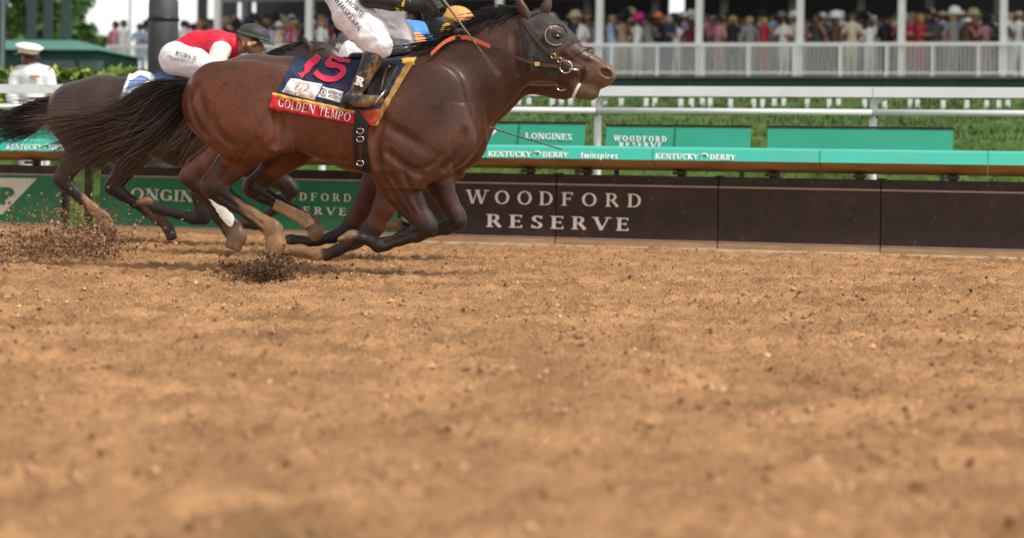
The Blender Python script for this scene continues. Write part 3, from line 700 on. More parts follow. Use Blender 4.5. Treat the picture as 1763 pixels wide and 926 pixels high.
def text_on(h, txt, p0, p1, cap, off, m, parent, lean=0.0, name='lettering', **kw):
    """cap height is measured upwards, square to the baseline p0-p1 (photo pixels)"""
    qs, w = text_quads(txt, **kw); p0 = np.array(p0, float); d = np.array(p1, float) - p0; up = np.array((d[1], -d[0])) / np.hypot(*d)
    pts = np.array([[p0 + d * (p[0] / w) + (up * p[1] + d / np.hypot(*d) * lean * p[1]) * cap for p in q] for q in qs]).reshape(-1, 2)
    H = h.at(pts[:, 0], pts[:, 1]); N = h.f.normal(H); k = np.repeat(np.arange(len(qs)), 4) * .00005; H = H + N * (off + k + fold(h, pts))[:, None]; mb = MB()
    for i in range(len(qs)): mb.quad(*H[4*i:4*i+4])
    return mb.build(name, m, parent)
def rootlike(o_frame): return o_frame
sc = thing('saddlecloth', 'navy saddlecloth with a pink number 15 and red name band on the leading horse', 'saddlecloth', H1)
CL = [(508,101),(714,107),(640,217),(463,186)]
drape(h1, CL, 96, 44, .010, 'cloth', M_NAVY, sc, over=True, folds=.006)
patch(h1, [(469,165),(611,196),(610,214),(463,186.5)], .0135, 'name_band', M_RED, sc, 70, 10)
patch(h1, [(470.5,160.5),(612,191),(611.5,196),(469,165)], .0138, 'yellow_trim', M_YEL, sc, 70, 4)
text_on(h1, 'GOLDEN TEMPO', (478,182.5), (604,210), 14.5, .0180, M_WHITE, sc, thick=.15, thin=.06)
stroke_on(h1, [([(550,102),(518,135)], 12)], .0195, 'number', M_PINK, sc)
stroke_on(h1, [([(570,104),(604,113)], 8), ([(572,104),(567,112),(562,120)], 8), ([(562,119),(582,119),(593,127),(586,137),(568,140),(552,136),(544,128)], 9)], .0195, 'number', M_PINK, sc)
pa = patch(h1, [(501,137),(556.5,148.5),(542,174),(486.5,159.5)], .0150, 'sponsor_patch', M_WHITE, sc)
text_on(h1, '152', (507,153.5), (532,159.5), 11, .0175, M_ORPR, pa, lean=.2, thick=.11, thin=.05)
text_on(h1, 'KENTUCKY', (490,160), (515,166), 4.2, .0175, M_INK, pa, thick=.2, thin=.1)
stroke_on(h1, [([(517,165.4),(520,166.2)], 3)], .0176, 'flower_emblem', M_PINK, pa)
text_on(h1, 'DERBY', (522,167.5), (540,172), 4.2, .0175, M_ORPR, pa, thick=.2, thin=.1)
pb = patch(h1, [(557,151.5),(592,160),(586,178),(548,168)], .0152, 'sponsor_patch', M_WHITE, sc)
stroke_on(h1, [([(558 + 5.5*math.cos(a), 161 + 6*math.sin(a)) for a in np.linspace(0, 6.28, 10)], 1.0), ([(556,163),(560,158)], 1.2), ([(557,158),(559.5,164)], 1.0)], .0178, 'round_emblem', M_INK, pb)
text_on(h1, 'WOODFORD', (566,162.5), (592,168), 4.6, .0178, M_INK, pb, thick=.2, thin=.1)
text_on(h1, 'RESERVE', (567,169), (589,174), 4.6, .0178, M_INK, pb, thick=.2, thin=.1)
patch(h1, [(704,106),(716,106),(646,216),(637,216)], .0150, 'gold_binding', M_GOLD, sc, 5, 22)
patch(h1, [(692,106),(717,103),(712,112),(690,113)], .0170, 'yellow_corner', M_YEL, sc, 6, 4)
patch(h1, [(620,192),(652,188),(646,208),(638,217)], .0180, 'red_corner', mat('orange_red_cloth', (.55,.07,.03), .75, .3, 18), sc, 6, 5)
stroke_on(h1, [([(676 + 4*math.cos(a), 121 + 3.6*math.sin(a)) for a in np.linspace(0, 6.28, 10)], 2.0)], .0165, 'lettering', M_WHITE, sc)
stroke_on(h1, [([(667,125),(660,131)], 2.5)], .0165, 'lettering', M_WHITE, sc)

sa = thing('saddle', 'small black racing saddle with girth and steel stirrup on the leading horse', 'saddle', H1)
sf = Field((h1.f.lo[0] + .7, -.36, .9), (h1.f.lo[0] + 1.9, .36, 1.9), .011)
a_, b_ = H1.hit(612, 104), H1.hit(706, 103); zz = top_z(h1, [a_[0], (a_[0] + b_[0]) / 2, b_[0]])
sf.chain([(a_[0], 0, zz[0] + .012, .03, .13), ((a_[0] + b_[0]) / 2, 0, zz[1] + .002, .026, .11), (b_[0], 0, zz[2] + .018, .03, .08)], .02, 0, .02)
V, Q, _ = sf.mesh(2); mesh_np('seat', V, Q, M_LEATH, sa)
patch(h1, [(640,112),(694,110),(664,170),(622,190)], .0195, 'flap', M_LEATH, sa, 8, 10)
h1.strap('girth', [(628,188),(622,220),(622,256),(628,292)], .085, .008, M_LEATH, sa, True, .012)
gb = h1.strap('girth_buckle_strap', [(623,222),(622,244),(622,264),(625,288)], .022, .006, M_BLEATH, sa, True, .021)
for y_ in (226, 240, 281):
    p = h1.at(622.5, y_)[0]; mb = MB()
    mb.tube([(p[0] + .022*math.cos(t), p[1] - .034, p[2] + .016*math.sin(t)) for t in np.linspace(0, 6.283, 13)], .0035, 6, False); mb.build('buckle', M_STEEL, gb, True)
mb = MB(); p0, p1 = h1.at(668, 118)[0], H1.hit(655, 158, -.37); mb.tube([p0 + np.array((0, -.03, 0)), (p0 + p1) / 2 + np.array((0, -.03, 0)), p1], .009, 6); mb.build('stirrup_leather', M_BLEATH, sa, True)
mb = MB(); cst = H1.hit(652, 168, -.37); mb.tube([(cst[0] + .028*math.cos(t) + .01, cst[1] + .05*math.sin(t), cst[2] + .045*math.sin(t) * .3 + .04*math.cos(t)) for t in np.linspace(0, 6.283, 17)], .0065, 8, False); mb.build('stirrup', M_STEEL, sa, True)

hood = thing('blinker_hood', 'dusty dark grey blinker hood with an eye ring on the leading horse', 'hood', H1)
h1.shell('hood_cloth', M_HOOD, [[(898,30),(912,22),(926,18),(952,18),(970,30),(990,54),(1005,71),(985,78),(969,88),(962,96),(968,110),(962,140),(931,127),(905,122),(905,95),(900,60)]], .006, [(957,62,17.5)], col=hood)
for sg in (1, -1):
    c = h1.at(957, 62)[0]; k = H1.scale(957, 62); pts = []
    for t in np.linspace(R(125), R(300), 16):
        q = h1.at(957 + 18*math.cos(t), 62 - 17*math.sin(t), off=.010)[0]; q[1] -= .012 * max(0, -math.cos(t)); q[1] *= sg; pts.append(q)
    mb = MB(); mb.tube(pts, .0034, 7); mb.build('eye_cup_rim', mat('pale_rubber', (.26,.21,.16), .5, .3, 30), hood, True)
    pts2 = [np.array((p[0], p[1] + sg * .010, p[2])) for p in pts]; mb = MB()
    for i in range(len(pts) - 1): mb.quad(pts[i], pts[i+1], pts2[i+1], pts2[i])
    mb.build('eye_cup', M_LEATH, hood, True)
br = thing('bridle', 'brown leather bridle with orange-gripped reins on the leading horse', 'bridle', H1)
h1.strap('cheekpiece', [(898,26),(901,50),(905,72),(906,100),(910,120)], .02, .005, M_LEATH, br, lift=.008)
h1.strap('cheekpiece', [(902,34),(912,54),(926,72),(944,90),(956,100),(967,109)], .021, .006, M_BLEATH, br, lift=.009)
h1.strap('noseband', [(968,104),(978,98),(990,92),(1006,85),(1019,85)], .022, .006, M_BLEATH, br, lift=.004)
h1.strap('flash_strap', [(1020,88),(1013,100),(1006,118),(1001,140)], .013, .005, M_BLEATH, br, lift=.004)
h1.strap('chin_strap', [(998,145),(993,155),(988,167)], .017, .006, M_WHITE, br, lift=.004)
h1.strap('browband', [(902,36),(914,30),(928,24),(940,21)], .016, .004, M_LEATH, br, lift=.008)
for (x_, y_) in ((952,97),(962,105)):
    p = h1.at(x_, y_, off=.018)[0]; mb = MB(); mb.tube([(p[0] + .014*math.cos(t), p[1], p[2] + .014*math.sin(t)) for t in np.linspace(0, 6.283, 13)], .0032, 6, False); mb.build('buckle', M_BRASS, br, True)
for sg in (1, -1):
    p = h1.at(974, 115, off=.014)[0]; k = H1.scale(974, 115); mb = MB()
    mb.tube([(p[0] + 10.5*k*math.cos(t), sg * p[1], p[2] + 10.5*k*math.sin(t)) for t in np.linspace(0, 6.283, 21)], .0042, 8, False); mb.build('bit_ring', M_STEEL, br, True)
    mb = MB(); mb.tube([(p[0] + .02, sg * (p[1]), p[2] - .012), (p[0] + .075, sg * (p[1] + .004), p[2] - .018)], [.010, .006], 8); mb.build('bit_cheek', M_STEEL, br, True)
    def along(pts, n):
        q = spline(pts, n); H = h1.at(q[:, 0], q[:, 1]); H[:, 1] = np.minimum(relax_line(H[:, 1:2], 3)[:, 0], H[:, 1]) - .016; H = relax_line(H, 2); H[:, 1] *= sg; return H
    rp = along([(963,115),(926,111),(884,97),(845,81)], 16)
    rq = along([(845,81),(822,71),(805,65),(797,66)], 10)
    rq = np.concatenate([rq, spline([rq[-1], H1.hit(786,64,sg*-.05), H1.hit(764,74,sg*-.10), H1.hit(742,94,sg*-.13)], 10)[1:]])
    for pts, m_, nm, w_ in ((rp, M_BLEATH, 'rein', .011), (rq, M_ORANGE, 'rein_grip', .0125)):
        mb = MB()
        for i in range(len(pts) - 1):
            A, B = pts[i], pts[i+1]; u = np.array((0, 0, w_)); t_ = np.array((0, .003, 0))
            for q in ([A-u-t_, B-u-t_, B+u-t_, A+u-t_], [A+u+t_, B+u+t_, B-u+t_, A-u+t_], [A+u-t_, B+u-t_, B+u+t_, A+u+t_], [A-u+t_, B-u+t_, B-u-t_, A-u-t_]): mb.quad(*q)
        mb.build(nm, m_, br)
p = h1.at(926, 111)[0]; p[1] -= .02; mb = MB(); mb.box(p[0]-.014, p[0]+.014, p[1]-.006, p[1]+.002, p[2]-.012, p[2]+.012); mb.build('rein_keeper', M_BRASS, br)
h1.shell('leg_bandage', M_GOLDB, [[(474,340),(534,368),(546,384),(524,396),(466,362)]], .004, side=1)

# the other two horses' tack
M_BLUE = mat('blue_cloth', (.16,.24,.47), .8, .2, 14, .4, 80)
s2 = thing('saddlecloth', 'pale blue saddlecloth with a white number 2 on the dark brown horse', 'saddlecloth', H2)
drape(h2, [(222,130),(330,130),(292,222),(197,200)], 30, 20, .012, 'cloth', M_BLUE, s2, over=True, folds=.005)
stroke_on(h2, [([(224,140),(238,133),(256,134),(262,142),(250,152),(232,160),(218,168)], 9), ([(216,170),(244,176)], 9)], .019, 'number', M_WHITE, s2)
patch(h2, [(207,176),(240,184),(236,198),(204,190)], .018, 'sponsor_patch', M_WHITE, s2)
patch(h2, [(222,131),(227,131),(203,200),(198,199)], .018, 'white_binding', M_WHITE, s2, 4, 14)
g2 = thing('saddle', 'black saddle and girth on the dark brown horse', 'saddle', H2)
h2.strap('girth', [(318,180),(308,215),(302,250),(300,274)], .085, .008, M_LEATH, g2, True, .014)
h2.strap('girth_buckle_strap', [(308,225),(303,245),(301,268)], .02, .006, M_BLEATH, g2, True, .023)
patch(h2, [(300,134),(350,134),(338,178),(300,180)], .022, 'flap', M_LEATH, g2)
b2 = thing('bridle', 'leather bridle on the head of the dark brown horse', 'bridle', H2)
h2.strap('cheekpiece', [(534,82),(537,100),(540,120)], .02, .005, M_BLEATH, b2); h2.strap('browband', [(538,88),(548,84),(560,82)], .018, .005, M_BLEATH, b2)
h3.shell('leg_bandage', M_WBAND, [[(356,342),(372,336),(408,378),(398,396),(384,384)]], .005, side=-1)
s3 = thing('saddlecloth', 'dark saddlecloth and girth on the hidden reddish horse', 'saddlecloth', H3)
drape(h3, [(570,132),(720,138),(700,215),(545,205)], 18, 12, .012, 'cloth', M_NAVY, s3, over=True)
b3 = thing('bridle', 'bridle with white cheek strap and bit on the reddish horse behind', 'bridle', H3)
h3.strap('cheekpiece', [(903,100),(904,120),(903,140)], .017, .005, M_WHITE, b3, lift=.006)
h3.strap('cheekpiece', [(936,112),(946,124),(958,138)], .019, .006, M_WHITE, b3, lift=.006)
h3.strap('noseband', [(958,118),(962,134),(960,154)], .02, .006, M_BLEATH, b3, lift=.006)
for sg in (1, -1):
    p = h3.at(967, 147, off=.014)[0]; mb = MB(); mb.tube([(p[0] + .036*math.cos(t), sg * p[1], p[2] + .036*math.sin(t)) for t in np.linspace(0, 6.283, 21)], .0045, 8, False); mb.build('bit_ring', M_STEEL, b3, True)
    mb = MB(); mb.tube(spline([H3.hit(962,148,sg*-.09), H3.hit(925,148,sg*-.11), H3.hit(885,142,sg*-.12), H3.hit(820,110,sg*-.1)], 14), .010, 7); mb.build('rein', M_BLEATH, b3, True)

# ------------------------------------------------------------------ people
M_SKIN = mat('skin', (.36,.17,.10), .5, .1, 10, spec=.35)
M_SKIND = mat('brown_skin', (.13,.06,.038), .45, .1, 10, spec=.4)
class Figure:
    """capsules tagged by garment; the body is one skin over all of them, garments are shells over some"""
    def __init__(s, frame, at, name, label, h=.009, cat='person', group=None, root=None):
        s.fr = frame; s.at_ = np.array(at, float); s.h = h; s.p = []; s.wr = {}
        s.root = root or thing(name, label, cat, frame, at, group)
    def add(s, tag_, pts, k=.02, body=True): s.p.append((tag_, [tuple(q) for q in pts], k, body)); return s
    def px(s, tag_, pts, k=.02, body=True):                       # photo x, y, radius px, lateral m
        o = []
        for x, y, r, yl in pts: q = s.fr.hit(x, y, yl); o.append((*q, r * s.fr.scale(x, y, yl)))
        return s.add(tag_, o, k, body)
    def build(s, name, tags, m, inflate=0.0, wrinkle=0.0, smooth=2, h=None, body=False):
        pr = [q for q in s.p if (q[3] if body else q[0] in tags)]
        A = np.array([c for q in pr for c in q[1]]); pad = .04 + inflate
        f = Field((A[:, :3] - A[:, 3:4]).min(0) - pad, (A[:, :3] + A[:, 3:4]).max(0) + pad, h or s.h)
        for t, pts, k, _ in pr: f.cap([(a, b, c, r + inflate) for a, b, c, r in pts], k)
        V, Q, _ = f.mesh(smooth)
        if wrinkle:
            N = vnormals(V, Q); D = [(fq, am, d_ / np.linalg.norm(d_), ph_) for fq, am in ((34, 1.0), (75, .6), (130, .4)) for d_, ph_ in zip(rng.normal(size=(3, 3)), rng.uniform(0, 6.28, 3))]
            def wf(V, D=D, wrinkle=wrinkle): return wrinkle * sum(am * (1 - np.abs(np.sin((V @ d_) * fq * .5 + ph_ + .8 * np.sin(V[:, 2] * 19 + V[:, 0] * 13)))) ** 2 for fq, am, d_, ph_ in D)
            w = wf(V) / wrinkle
            for t in tags: s.wr[t] = wf
            V = V + N * (w * wrinkle)[:, None]
        s.lastf = f
        return mesh_np(name, V - s.at_, Q, m, s.root, True)
    def mb(s, m, name, mat_, smooth=True, parent=None): return m.build(name, mat_, parent or s.root, smooth, off=s.at_)
def fist(fig, tag_, c, axis, pd, n, sc_=1.0):
    """closed hand round a bar along `axis`; pd points from the heel of the hand to the knuckles, n to the back of the fingers"""
    axis, pd, n = [np.array(v, float) / np.linalg.norm(v) for v in (axis, pd, n)]; c = np.array(c, float); S = sc_
    P = lambda a, b, d, r: (*(c + axis * a * S + pd * b * S + n * d * S), r * S)
    fig.add(tag_, [P(-.03, -.034, .012, .019), P(.03, -.034, .012, .019)], .012); fig.add(tag_, [P(-.028, -.02, .022, .015), P(.028, -.02, .022, .015)], .012)
    for i, (o, L) in enumerate(((-.031, .9), (-.0105, 1.0), (.0105, 1.04), (.031, .96))):
        fig.add(tag_, [P(o, -.028, .024, .0098), P(o, .006 * L, .031, .0098), P(o, .024 * L, .016, .0092), P(o, .022 * L, -.010, .0086), P(o, .004, -.017, .008)], .004)
    fig.add(tag_, [P(.036, -.036, 0, .0115), P(.046, -.01, -.014, .0105), P(.036, .018, -.02, .0095)], .006)
def helmet(fig, c, dirx, r, m, band=None, name='helmet', tilt=0.0, peak=True):
    """skull cap with a peak facing along dirx (unit vector in the x-z plane)"""
    V, Q = [], []; nu, nv = 20, 9; f = np.array(dirx, float); f /= np.linalg.norm(f); u = np.array((-f[2], 0, f[0])); l = np.array((0, 1, 0)); c = np.array(c, float)
    for i in range(nv):
        th = (math.pi / 2 + .12) * (1 - i / (nv - 1))
        for j in range(nu):
            a = 2 * math.pi * j / nu; V.append(c + f * math.sin(th) * math.cos(a) * r[0] + l * math.sin(th) * math.sin(a) * r[1] + u * math.cos(th) * r[2])
    for i in range(nv - 1):
        for j in range(nu): j2 = (j + 1) % nu; Q.append((i*nu+j, i*nu+j2, (i+1)*nu+j2, (i+1)*nu+j))
    o = mesh_np(name, np.array(V) - fig.at_, Q, m, fig.root, True); md = o.modifiers.new('solid', 'SOLIDIFY'); md.thickness = .008
    if peak:
        mb = MB(); rows = []
        for t in np.linspace(-1.05, 1.05, 11):
            b0 = c + f * math.cos(t) * r[0] * .97 + l * math.sin(t) * r[1] * .97 - u * r[2] * .05; b1 = b0 + f * .05 * math.cos(t * .9) - u * .016; rows.append((b0, b1, b1 - u * .007, b0 - u * .007))
        for A, B in zip(rows[:-1], rows[1:]):
            for k in range(4): mb.quad(A[k], B[k], B[(k+1) % 4], A[(k+1) % 4])
        fig.mb(mb, 'peak', m, True, None)
    if band:
        mb = MB(); pts = [c + f * math.cos(a) * (r[0] + .004) + l * math.sin(a) * (r[1] + .004) + u * r[2] * .06 for a in np.linspace(0, 6.283, 33)]
        for A, B in zip(pts[:-1], pts[1:]): mb.quad(A - u * .007, B - u * .007, B + u * .007, A + u * .007)
        fig.mb(mb, 'helmet_band', band, True, None)
    return o
M_BREECH = mat('white_breeches', (.78,.75,.77), .75, .06, 9, .35, 40)
M_BSILK = mat('black_silk', (.016,.016,.017), .5, .25, 20, .35, 50)
M_GLOVE = mat('dark_glove', (.02,.018,.017), .6, .3, 30, .4, 90)
M_BOOTB = mat('muddy_boot', (.016,.017,.022), .35, .4, 9, .3, 50)
dusty(M_BOOTB, layers=((5.5, .46, .56, (.30,.17,.075,1), .9), (40, .5, .7, (.02,.015,.012,1), .6)), rough=(.25,.7))
for m_ in (M_NAVY, M_RED, M_HOOD, M_GOLD): dusty(m_, layers=((9, .55, .78, (.26,.16,.09,1), .30), (90, .62, .7, (.25,.15,.08,1), .5)), rough=(.7,.95))
M_YBAND = mat('yellow_band', (.80,.55,.03), .6, .1, 20)
# the leading rider
foot = H1.hit(620, 176, -.34)
j1 = Figure(H1, (foot[0], foot[1], foot[2] - .04), 'person', 'rider in white breeches and black sleeves standing in the stirrups of the leading horse', .0085)
j1.px('br', [(590,-42,34,-.08),(590,-42,34,.08)], .03).px('br', [(588,-36,35,-.09),(608,24,31,-.2),(640,62,25,-.27),(652,78,20,-.285)], .03).px('br', [(600,-36,34,.09),(650,20,27,.18),(686,64,22,.23),(698,82,17,.24)], .03)
j1.px('bootn', [(648,85,16,-.29),(639,106,15,-.30),(622,142,11.5,-.315),(610,164,9.5,-.33)], .015).px('bootn', [(604,172,11.5,-.335),(598,178,9.5,-.335)], .012).px('bootn', [(602,173,11,-.335),(630,175,8.5,-.345),(652,172,7,-.35)], .015)
j1.px('bootf', [(698,88,15,.25),(690,110,14,.28),(668,150,11,.31),(660,166,10,.32)], .015).px('bootf', [(656,172,10,.325),(700,172,7,.33)], .015)
j1.px('si', [(592,-50,34,0),(630,-74,34,0),(676,-92,34,0)], .03).px('si', [(680,-92,26,-.15),(680,-92,26,.15)], .03)
j1.px('sl', [(684,-84,19,-.19),(648,-32,15.5,-.26),(634,-4,14,-.285),(672,3,12.5,-.29),(706,8,10.5,-.29)], .02).px('sl', [(690,-84,19,.19),(724,-24,15,.22),(744,28,13.5,.2),(752,46,12.5,.16),(772,55,9.5,.06)], .02)
j1.px('sk', [(700,-98,15,0),(726,-108,16,0)], .02).px('sk', [(738,-116,25,0),(752,-108,21,0)], .03).px('sk', [(766,-112,5,0),(772,-105,5,0)], .01)
wa = H1.hit(757, -8, -.30); wb = H1.hit(860, 132, -.26); wax = wb - wa; hc = H1.hit(752, 9, -.30)
fist(j1, 'gl', hc + np.array((-.004, 0, -.004)), wax, np.array((.75, 0, .55)), (-.25, -1, .15), 1.12)
j1.px('gl', [(704,8,10.5,-.29),(738,10,12,-.30)], .015)
hc2 = H1.hit(798, 63, -.01); fist(j1, 'gl2', hc2, (.1, 1, 0), (.95, 0, -.25), (.25, -.1, .95), 1.1)
j1.px('gl2', [(772,55,9.5,.06),(790,61,11,.0)], .015)
j1.build('body', None, M_SKIN, 0, body=True)
j1.build('breeches', ['br'], M_BREECH, .006, .0062, 1)
j1.build('boot', ['bootn'], M_BOOTB, .006); j1.build('boot', ['bootf'], M_LEATH, .006)
j1.build('silks', ['si'], M_BSILK, .009, .003); j1.build('sleeve', ['sl'], M_BSILK, .006, .0025)
j1.build('glove', ['gl'], M_GLOVE, .0025, h=.005); j1.build('glove', ['gl2'], M_GLOVE, .0025, h=.005)
hp_ = H1.hit(741, -122); helmet(j1, hp_, (.93, 0, -.36), (.125, .1, .1), M_BSILK)
def cuff(fig, p, q, r, m, name, n=10):
    mb = MB(); p, q = np.array(p), np.array(q); mb.tube([p, p + (q - p) * .05, p + (q - p) * .95, q], [r - .003, r, r, r - .003], 16, False); return fig.mb(mb, name, m)
for (x0, y0, x1, y1, yl, yl1, r_) in ((684,5.3,691,6,-.29,-.29,.0495), (692.5,6.2,699.5,7,-.29,-.29,.0478), (768,53.5,774,56,.075,.045,.046), (775.5,56.5,781,58.5,.04,.025,.046)):
    cuff(j1, H1.hit(x0, y0, yl), H1.hit(x1, y1, yl1), r_, M_YBAND, 'wrist_band')
def text_fig(fig, txt, p0, p1, cap, yl, off, m, lean=0.0, parent=None, **kw):
    """printed on a garment: dropped on the last built shell from the camera's side"""
    qs, w = text_quads(txt, **kw); p0 = np.array(p0, float); d = np.array(p1, float) - p0; up = np.array((d[1], -d[0])) / np.hypot(*d)
    pts = np.array([[p0 + d * (p[0] / w) + (up * p[1] + d / np.hypot(*d) * lean * p[1]) * cap for p in q] for q in qs]).reshape(-1, 2); y = np.full(len(pts), yl); f = fig.lastf
    for _ in range(4):
        H = np.array([fig.fr.hit(a, b, c) for (a, b), c in zip(pts, y)]); y = f.surf(H[:, 0], H[:, 2], -1)
    H[:, 1] = y; wv = fig.lastw(H) if getattr(fig, 'lastw', None) else np.zeros(len(H)); H = H + f.normal(H) * (off - .005 + wv)[:, None] + np.array((0, -1, 0)) * (np.repeat(np.arange(len(qs)), 4) * .00004)[:, None]; mb = MB()
    for i in range(len(qs)): mb.quad(*H[4*i:4*i+4])
    return fig.mb(mb, 'lettering', m, False, parent)
j1f = Figure(H1, j1.at_, '', '', .0085, root=j1.root); j1f.p = j1.p
def reshell(fig, tags, inflate):
    pr = [q for q in fig.p if q[0] in tags]; A = np.array([c for q in pr for c in q[1]]); f = Field((A[:, :3] - A[:, 3:4]).min(0) - .05, (A[:, :3] + A[:, 3:4]).max(0) + .05, .012)
    for t, pts, k, _ in pr: f.cap([(a, b, c, r + inflate) for a, b, c, r in pts], k)
    fig.lastf = f; fig.lastw = fig.wr.get(tags[0])
reshell(j1, ['br'], .006)
text_fig(j1, 'HORSE', (596,5), (625,33), 7.5, -.25, .0085, M_INK, thick=.15, thin=.07)
text_fig(j1, 'WHISPERER', (577,1), (620,55), 8, -.25, .0085, M_INK, thick=.15, thin=.07)
reshell(j1, ['bootn'], .006)
mbx = MB(); text_fig(j1, 'R', (612,146), (624,150), 15, -.3, .009, M_WHITE, thick=.3, thin=.2)
wp = thing('riding_whip', 'whip with dark handle and flat tip held beside the leading horse\'s neck', 'whip', H1, wa)
tip = wa + wax * .70; mb = MB(); mb.tube([wa, wa + wax * .1, wa + wax * .3, tip], [.009, .009, .0055, .005], 8); mb.build('shaft', mat('woven_shaft', (.20,.15,.11), .6, .5, 60), wp, True, wa)
wn = np.array((-wax[2], 0, wax[0])); wn /= np.linalg.norm(wn); mb = MB()
A = [tip - wn*.008, tip + wn*.008, wb + wn*.017, wb - wn*.017]; t_ = np.array((0, .004, 0))
mb.quad(*[p - t_ for p in A]); mb.quad(*[p + t_ for p in A[::-1]])
for i in range(4): mb.quad(A[i] - t_, A[i] + t_, A[(i+1) % 4] + t_, A[(i+1) % 4] - t_)
mb.build('popper', mat('worn_leather', (.07,.055,.045), .5, .5, 30), wp, False, wa)

# the rider in red
M_REDS = mat('red_silk', (.62,.012,.035), .5, .08, 10, .2, 40); M_WSL = mat('cream_sleeve', (.76,.71,.64), .7, .06, 10, .25, 40)
M_BHELM = mat('black_helmet', (.035,.034,.034), .55, .5, 14, .3, 60); M_GREENB = mat('green_band', (.06,.20,.07), .6, .6, 9); M_GOLDL = mat('gold_lens', (.75,.55,.25), .15, .2, 20, metal=.8)
f2 = H2.hit(300, 190, -.33)
j2 = Figure(H2, (f2[0], f2[1], f2[2] - .03), 'person', 'rider in red vest and black helmet crouched low on the dark brown horse', .010)
j2.px('br', [(302,100,25,-.06),(302,100,25,.06)], .03).px('br', [(304,103,26,-.1),(336,110,23,-.2),(368,121,17,-.27)], .03).px('br', [(304,103,26,.1),(340,110,23,.2),(372,121,17,.27)], .03)
j2.px('bo', [(368,124,14,-.28),(352,146,12,-.31),(330,172,9.5,-.33),(322,184,9,-.33),(352,186,6,-.34)], .015).px('bo', [(372,124,14,.28),(356,146,12,.31),(334,172,9.5,.33),(326,184,9,.33),(356,186,6,.34)], .015)
j2.px('si', [(312,92,21,0),(338,80,22,0),(372,79,24,0),(396,80,19,0)], .03).px('si', [(378,80,18,-.12),(378,80,18,.12)], .03)
j2.px('sl', [(380,88,15.5,-.17),(374,104,13,-.21),(370,122,11,-.22),(398,136,9,-.15)], .02).px('sl', [(384,88,15,.17),(380,108,12,.21),(384,126,10,.2),(406,138,9,.14)], .02)
j2.px('sk', [(402,82,12,0),(420,82,11,0)], .02).px('sk', [(430,72,17,0),(438,80,13.5,0),(443,90,9,0)], .02).px('sk', [(450,80,4,0),(454,85,3.6,0)], .008).px('sk', [(448,92,3.2,-.012),(448,92,3.2,.012)], .006).px('sk', [(418,74,3.5,-.075),(419,80,3,-.075)], .005)
for sg in (-1, 1):
    c = H2.hit(400 if sg < 0 else 408, 138, sg * .14); fist(j2, 'sk', c + np.array((.03, 0, 0)), (.1, 1, 0), (.9, 0, -.3), (.3, 0, .9))
j2.build('body', None, M_SKIN, 0, body=True); j2.build('silks', ['si'], M_REDS, .010, .003); j2.build('sleeve', ['sl'], M_WSL, .007, .003)
j2.build('boot', ['bo'], M_LEATH, .006); j2.build('breeches', ['br'], M_BREECH, .008, .003)
reshell(j2, ['br'], .008)
text_fig(j2, "RUBY'S", (303,95), (338,105), 6.5, -.2, .009, M_INK, thick=.17, thin=.08); text_fig(j2, 'STEAKHOUSE', (288,101), (334,112), 5, -.2, .009, M_INK, thick=.14, thin=.08, gap=.25)
hc_ = H2.hit(437, 63); helmet(j2, hc_, (.965, 0, -.26), (.134, .098, .098), M_BHELM, M_GREENB)
mb = MB(); q = [H2.hit(434 + 9*math.cos(t), 75 + 5.5*math.sin(t), -.066 - .012*math.cos(t)) for t in np.linspace(0, 6.283, 15)]; mb.tube(q, .006, 6, False)
j2.mb(mb, 'goggles', M_BHELM)
mb = MB(); c = H2.hit(436, 75, -.062)
for t0, t1 in zip(np.linspace(0, 6.283, 13)[:-1], np.linspace(0, 6.283, 13)[1:]): mb.f.append((len(mb.v), len(mb.v)+1, len(mb.v)+2)); mb.v += [tuple(c + np.array((0, -.022, 0))), tuple(H2.hit(434 + 9*math.cos(t0), 75 + 5.5*math.sin(t0), -.07)), tuple(H2.hit(434 + 9*math.cos(t1), 75 + 5.5*math.sin(t1), -.07))]
j2.mb(mb, 'goggle_lens', M_GOLDL)
mb = MB(); mb.tube(spline([H2.hit(412,66,-.085), H2.hit(420,82,-.075), H2.hit(430,94,-.055), H2.hit(437,98,-.03)], 9), .006, 6); j2.mb(mb, 'chin_strap', M_LEATH)
# the rider in orange and blue
M_BLUES = mat('blue_silk', (.06,.24,.68), .5, .08, 10, .2, 40); M_ORS = mat('orange_silk', (.85,.30,.09), .5, .08, 10, .2, 40)
f3 = H3.hit(655, 180, -.33)
j3 = Figure(H3, (f3[0], f3[1], f3[2] - .03), 'person', 'rider in blue and orange silks with an orange helmet behind the leading horse', .011)
j3.px('br', [(612,98,26,-.06),(612,98,26,.06)], .03).px('br', [(614,99,27,-.1),(652,108,24,-.2),(692,122,18,-.27)], .03).px('br', [(614,99,27,.1),(652,108,24,.2),(692,122,18,.27)], .03)
j3.px('bo', [(692,126,15,-.28),(676,150,13,-.31),(654,180,10,-.33),(684,182,7,-.34)], .015).px('bo', [(692,126,15,.28),(676,150,13,.31),(654,180,10,.33),(684,182,7,.34)], .015)
j3.px('si', [(622,90,22,0),(656,74,23,0),(700,64,25,0),(738,62,20,0)], .03).px('si', [(712,64,20,-.12),(712,64,20,.12)], .03)
j3.px('sl', [(714,74,17,-.17),(722,110,13,-.22),(752,150,11,-.25),(796,200,9,-.28)], .02).px('sl', [(718,74,17,.17),(734,100,13,.2),(784,110,10,.1)], .02)
j3.px('sk', [(744,60,13,0),(766,52,13,0)], .02).px('sk', [(780,42,21,0),(790,52,17,0),(797,63,11,0)], .02).px('sk', [(806,52,4,0),(810,57,4,0)], .008)
wa3, wb3 = H3.hit(792, 204, -.31), H3.hit(967, 257.5, -.31)
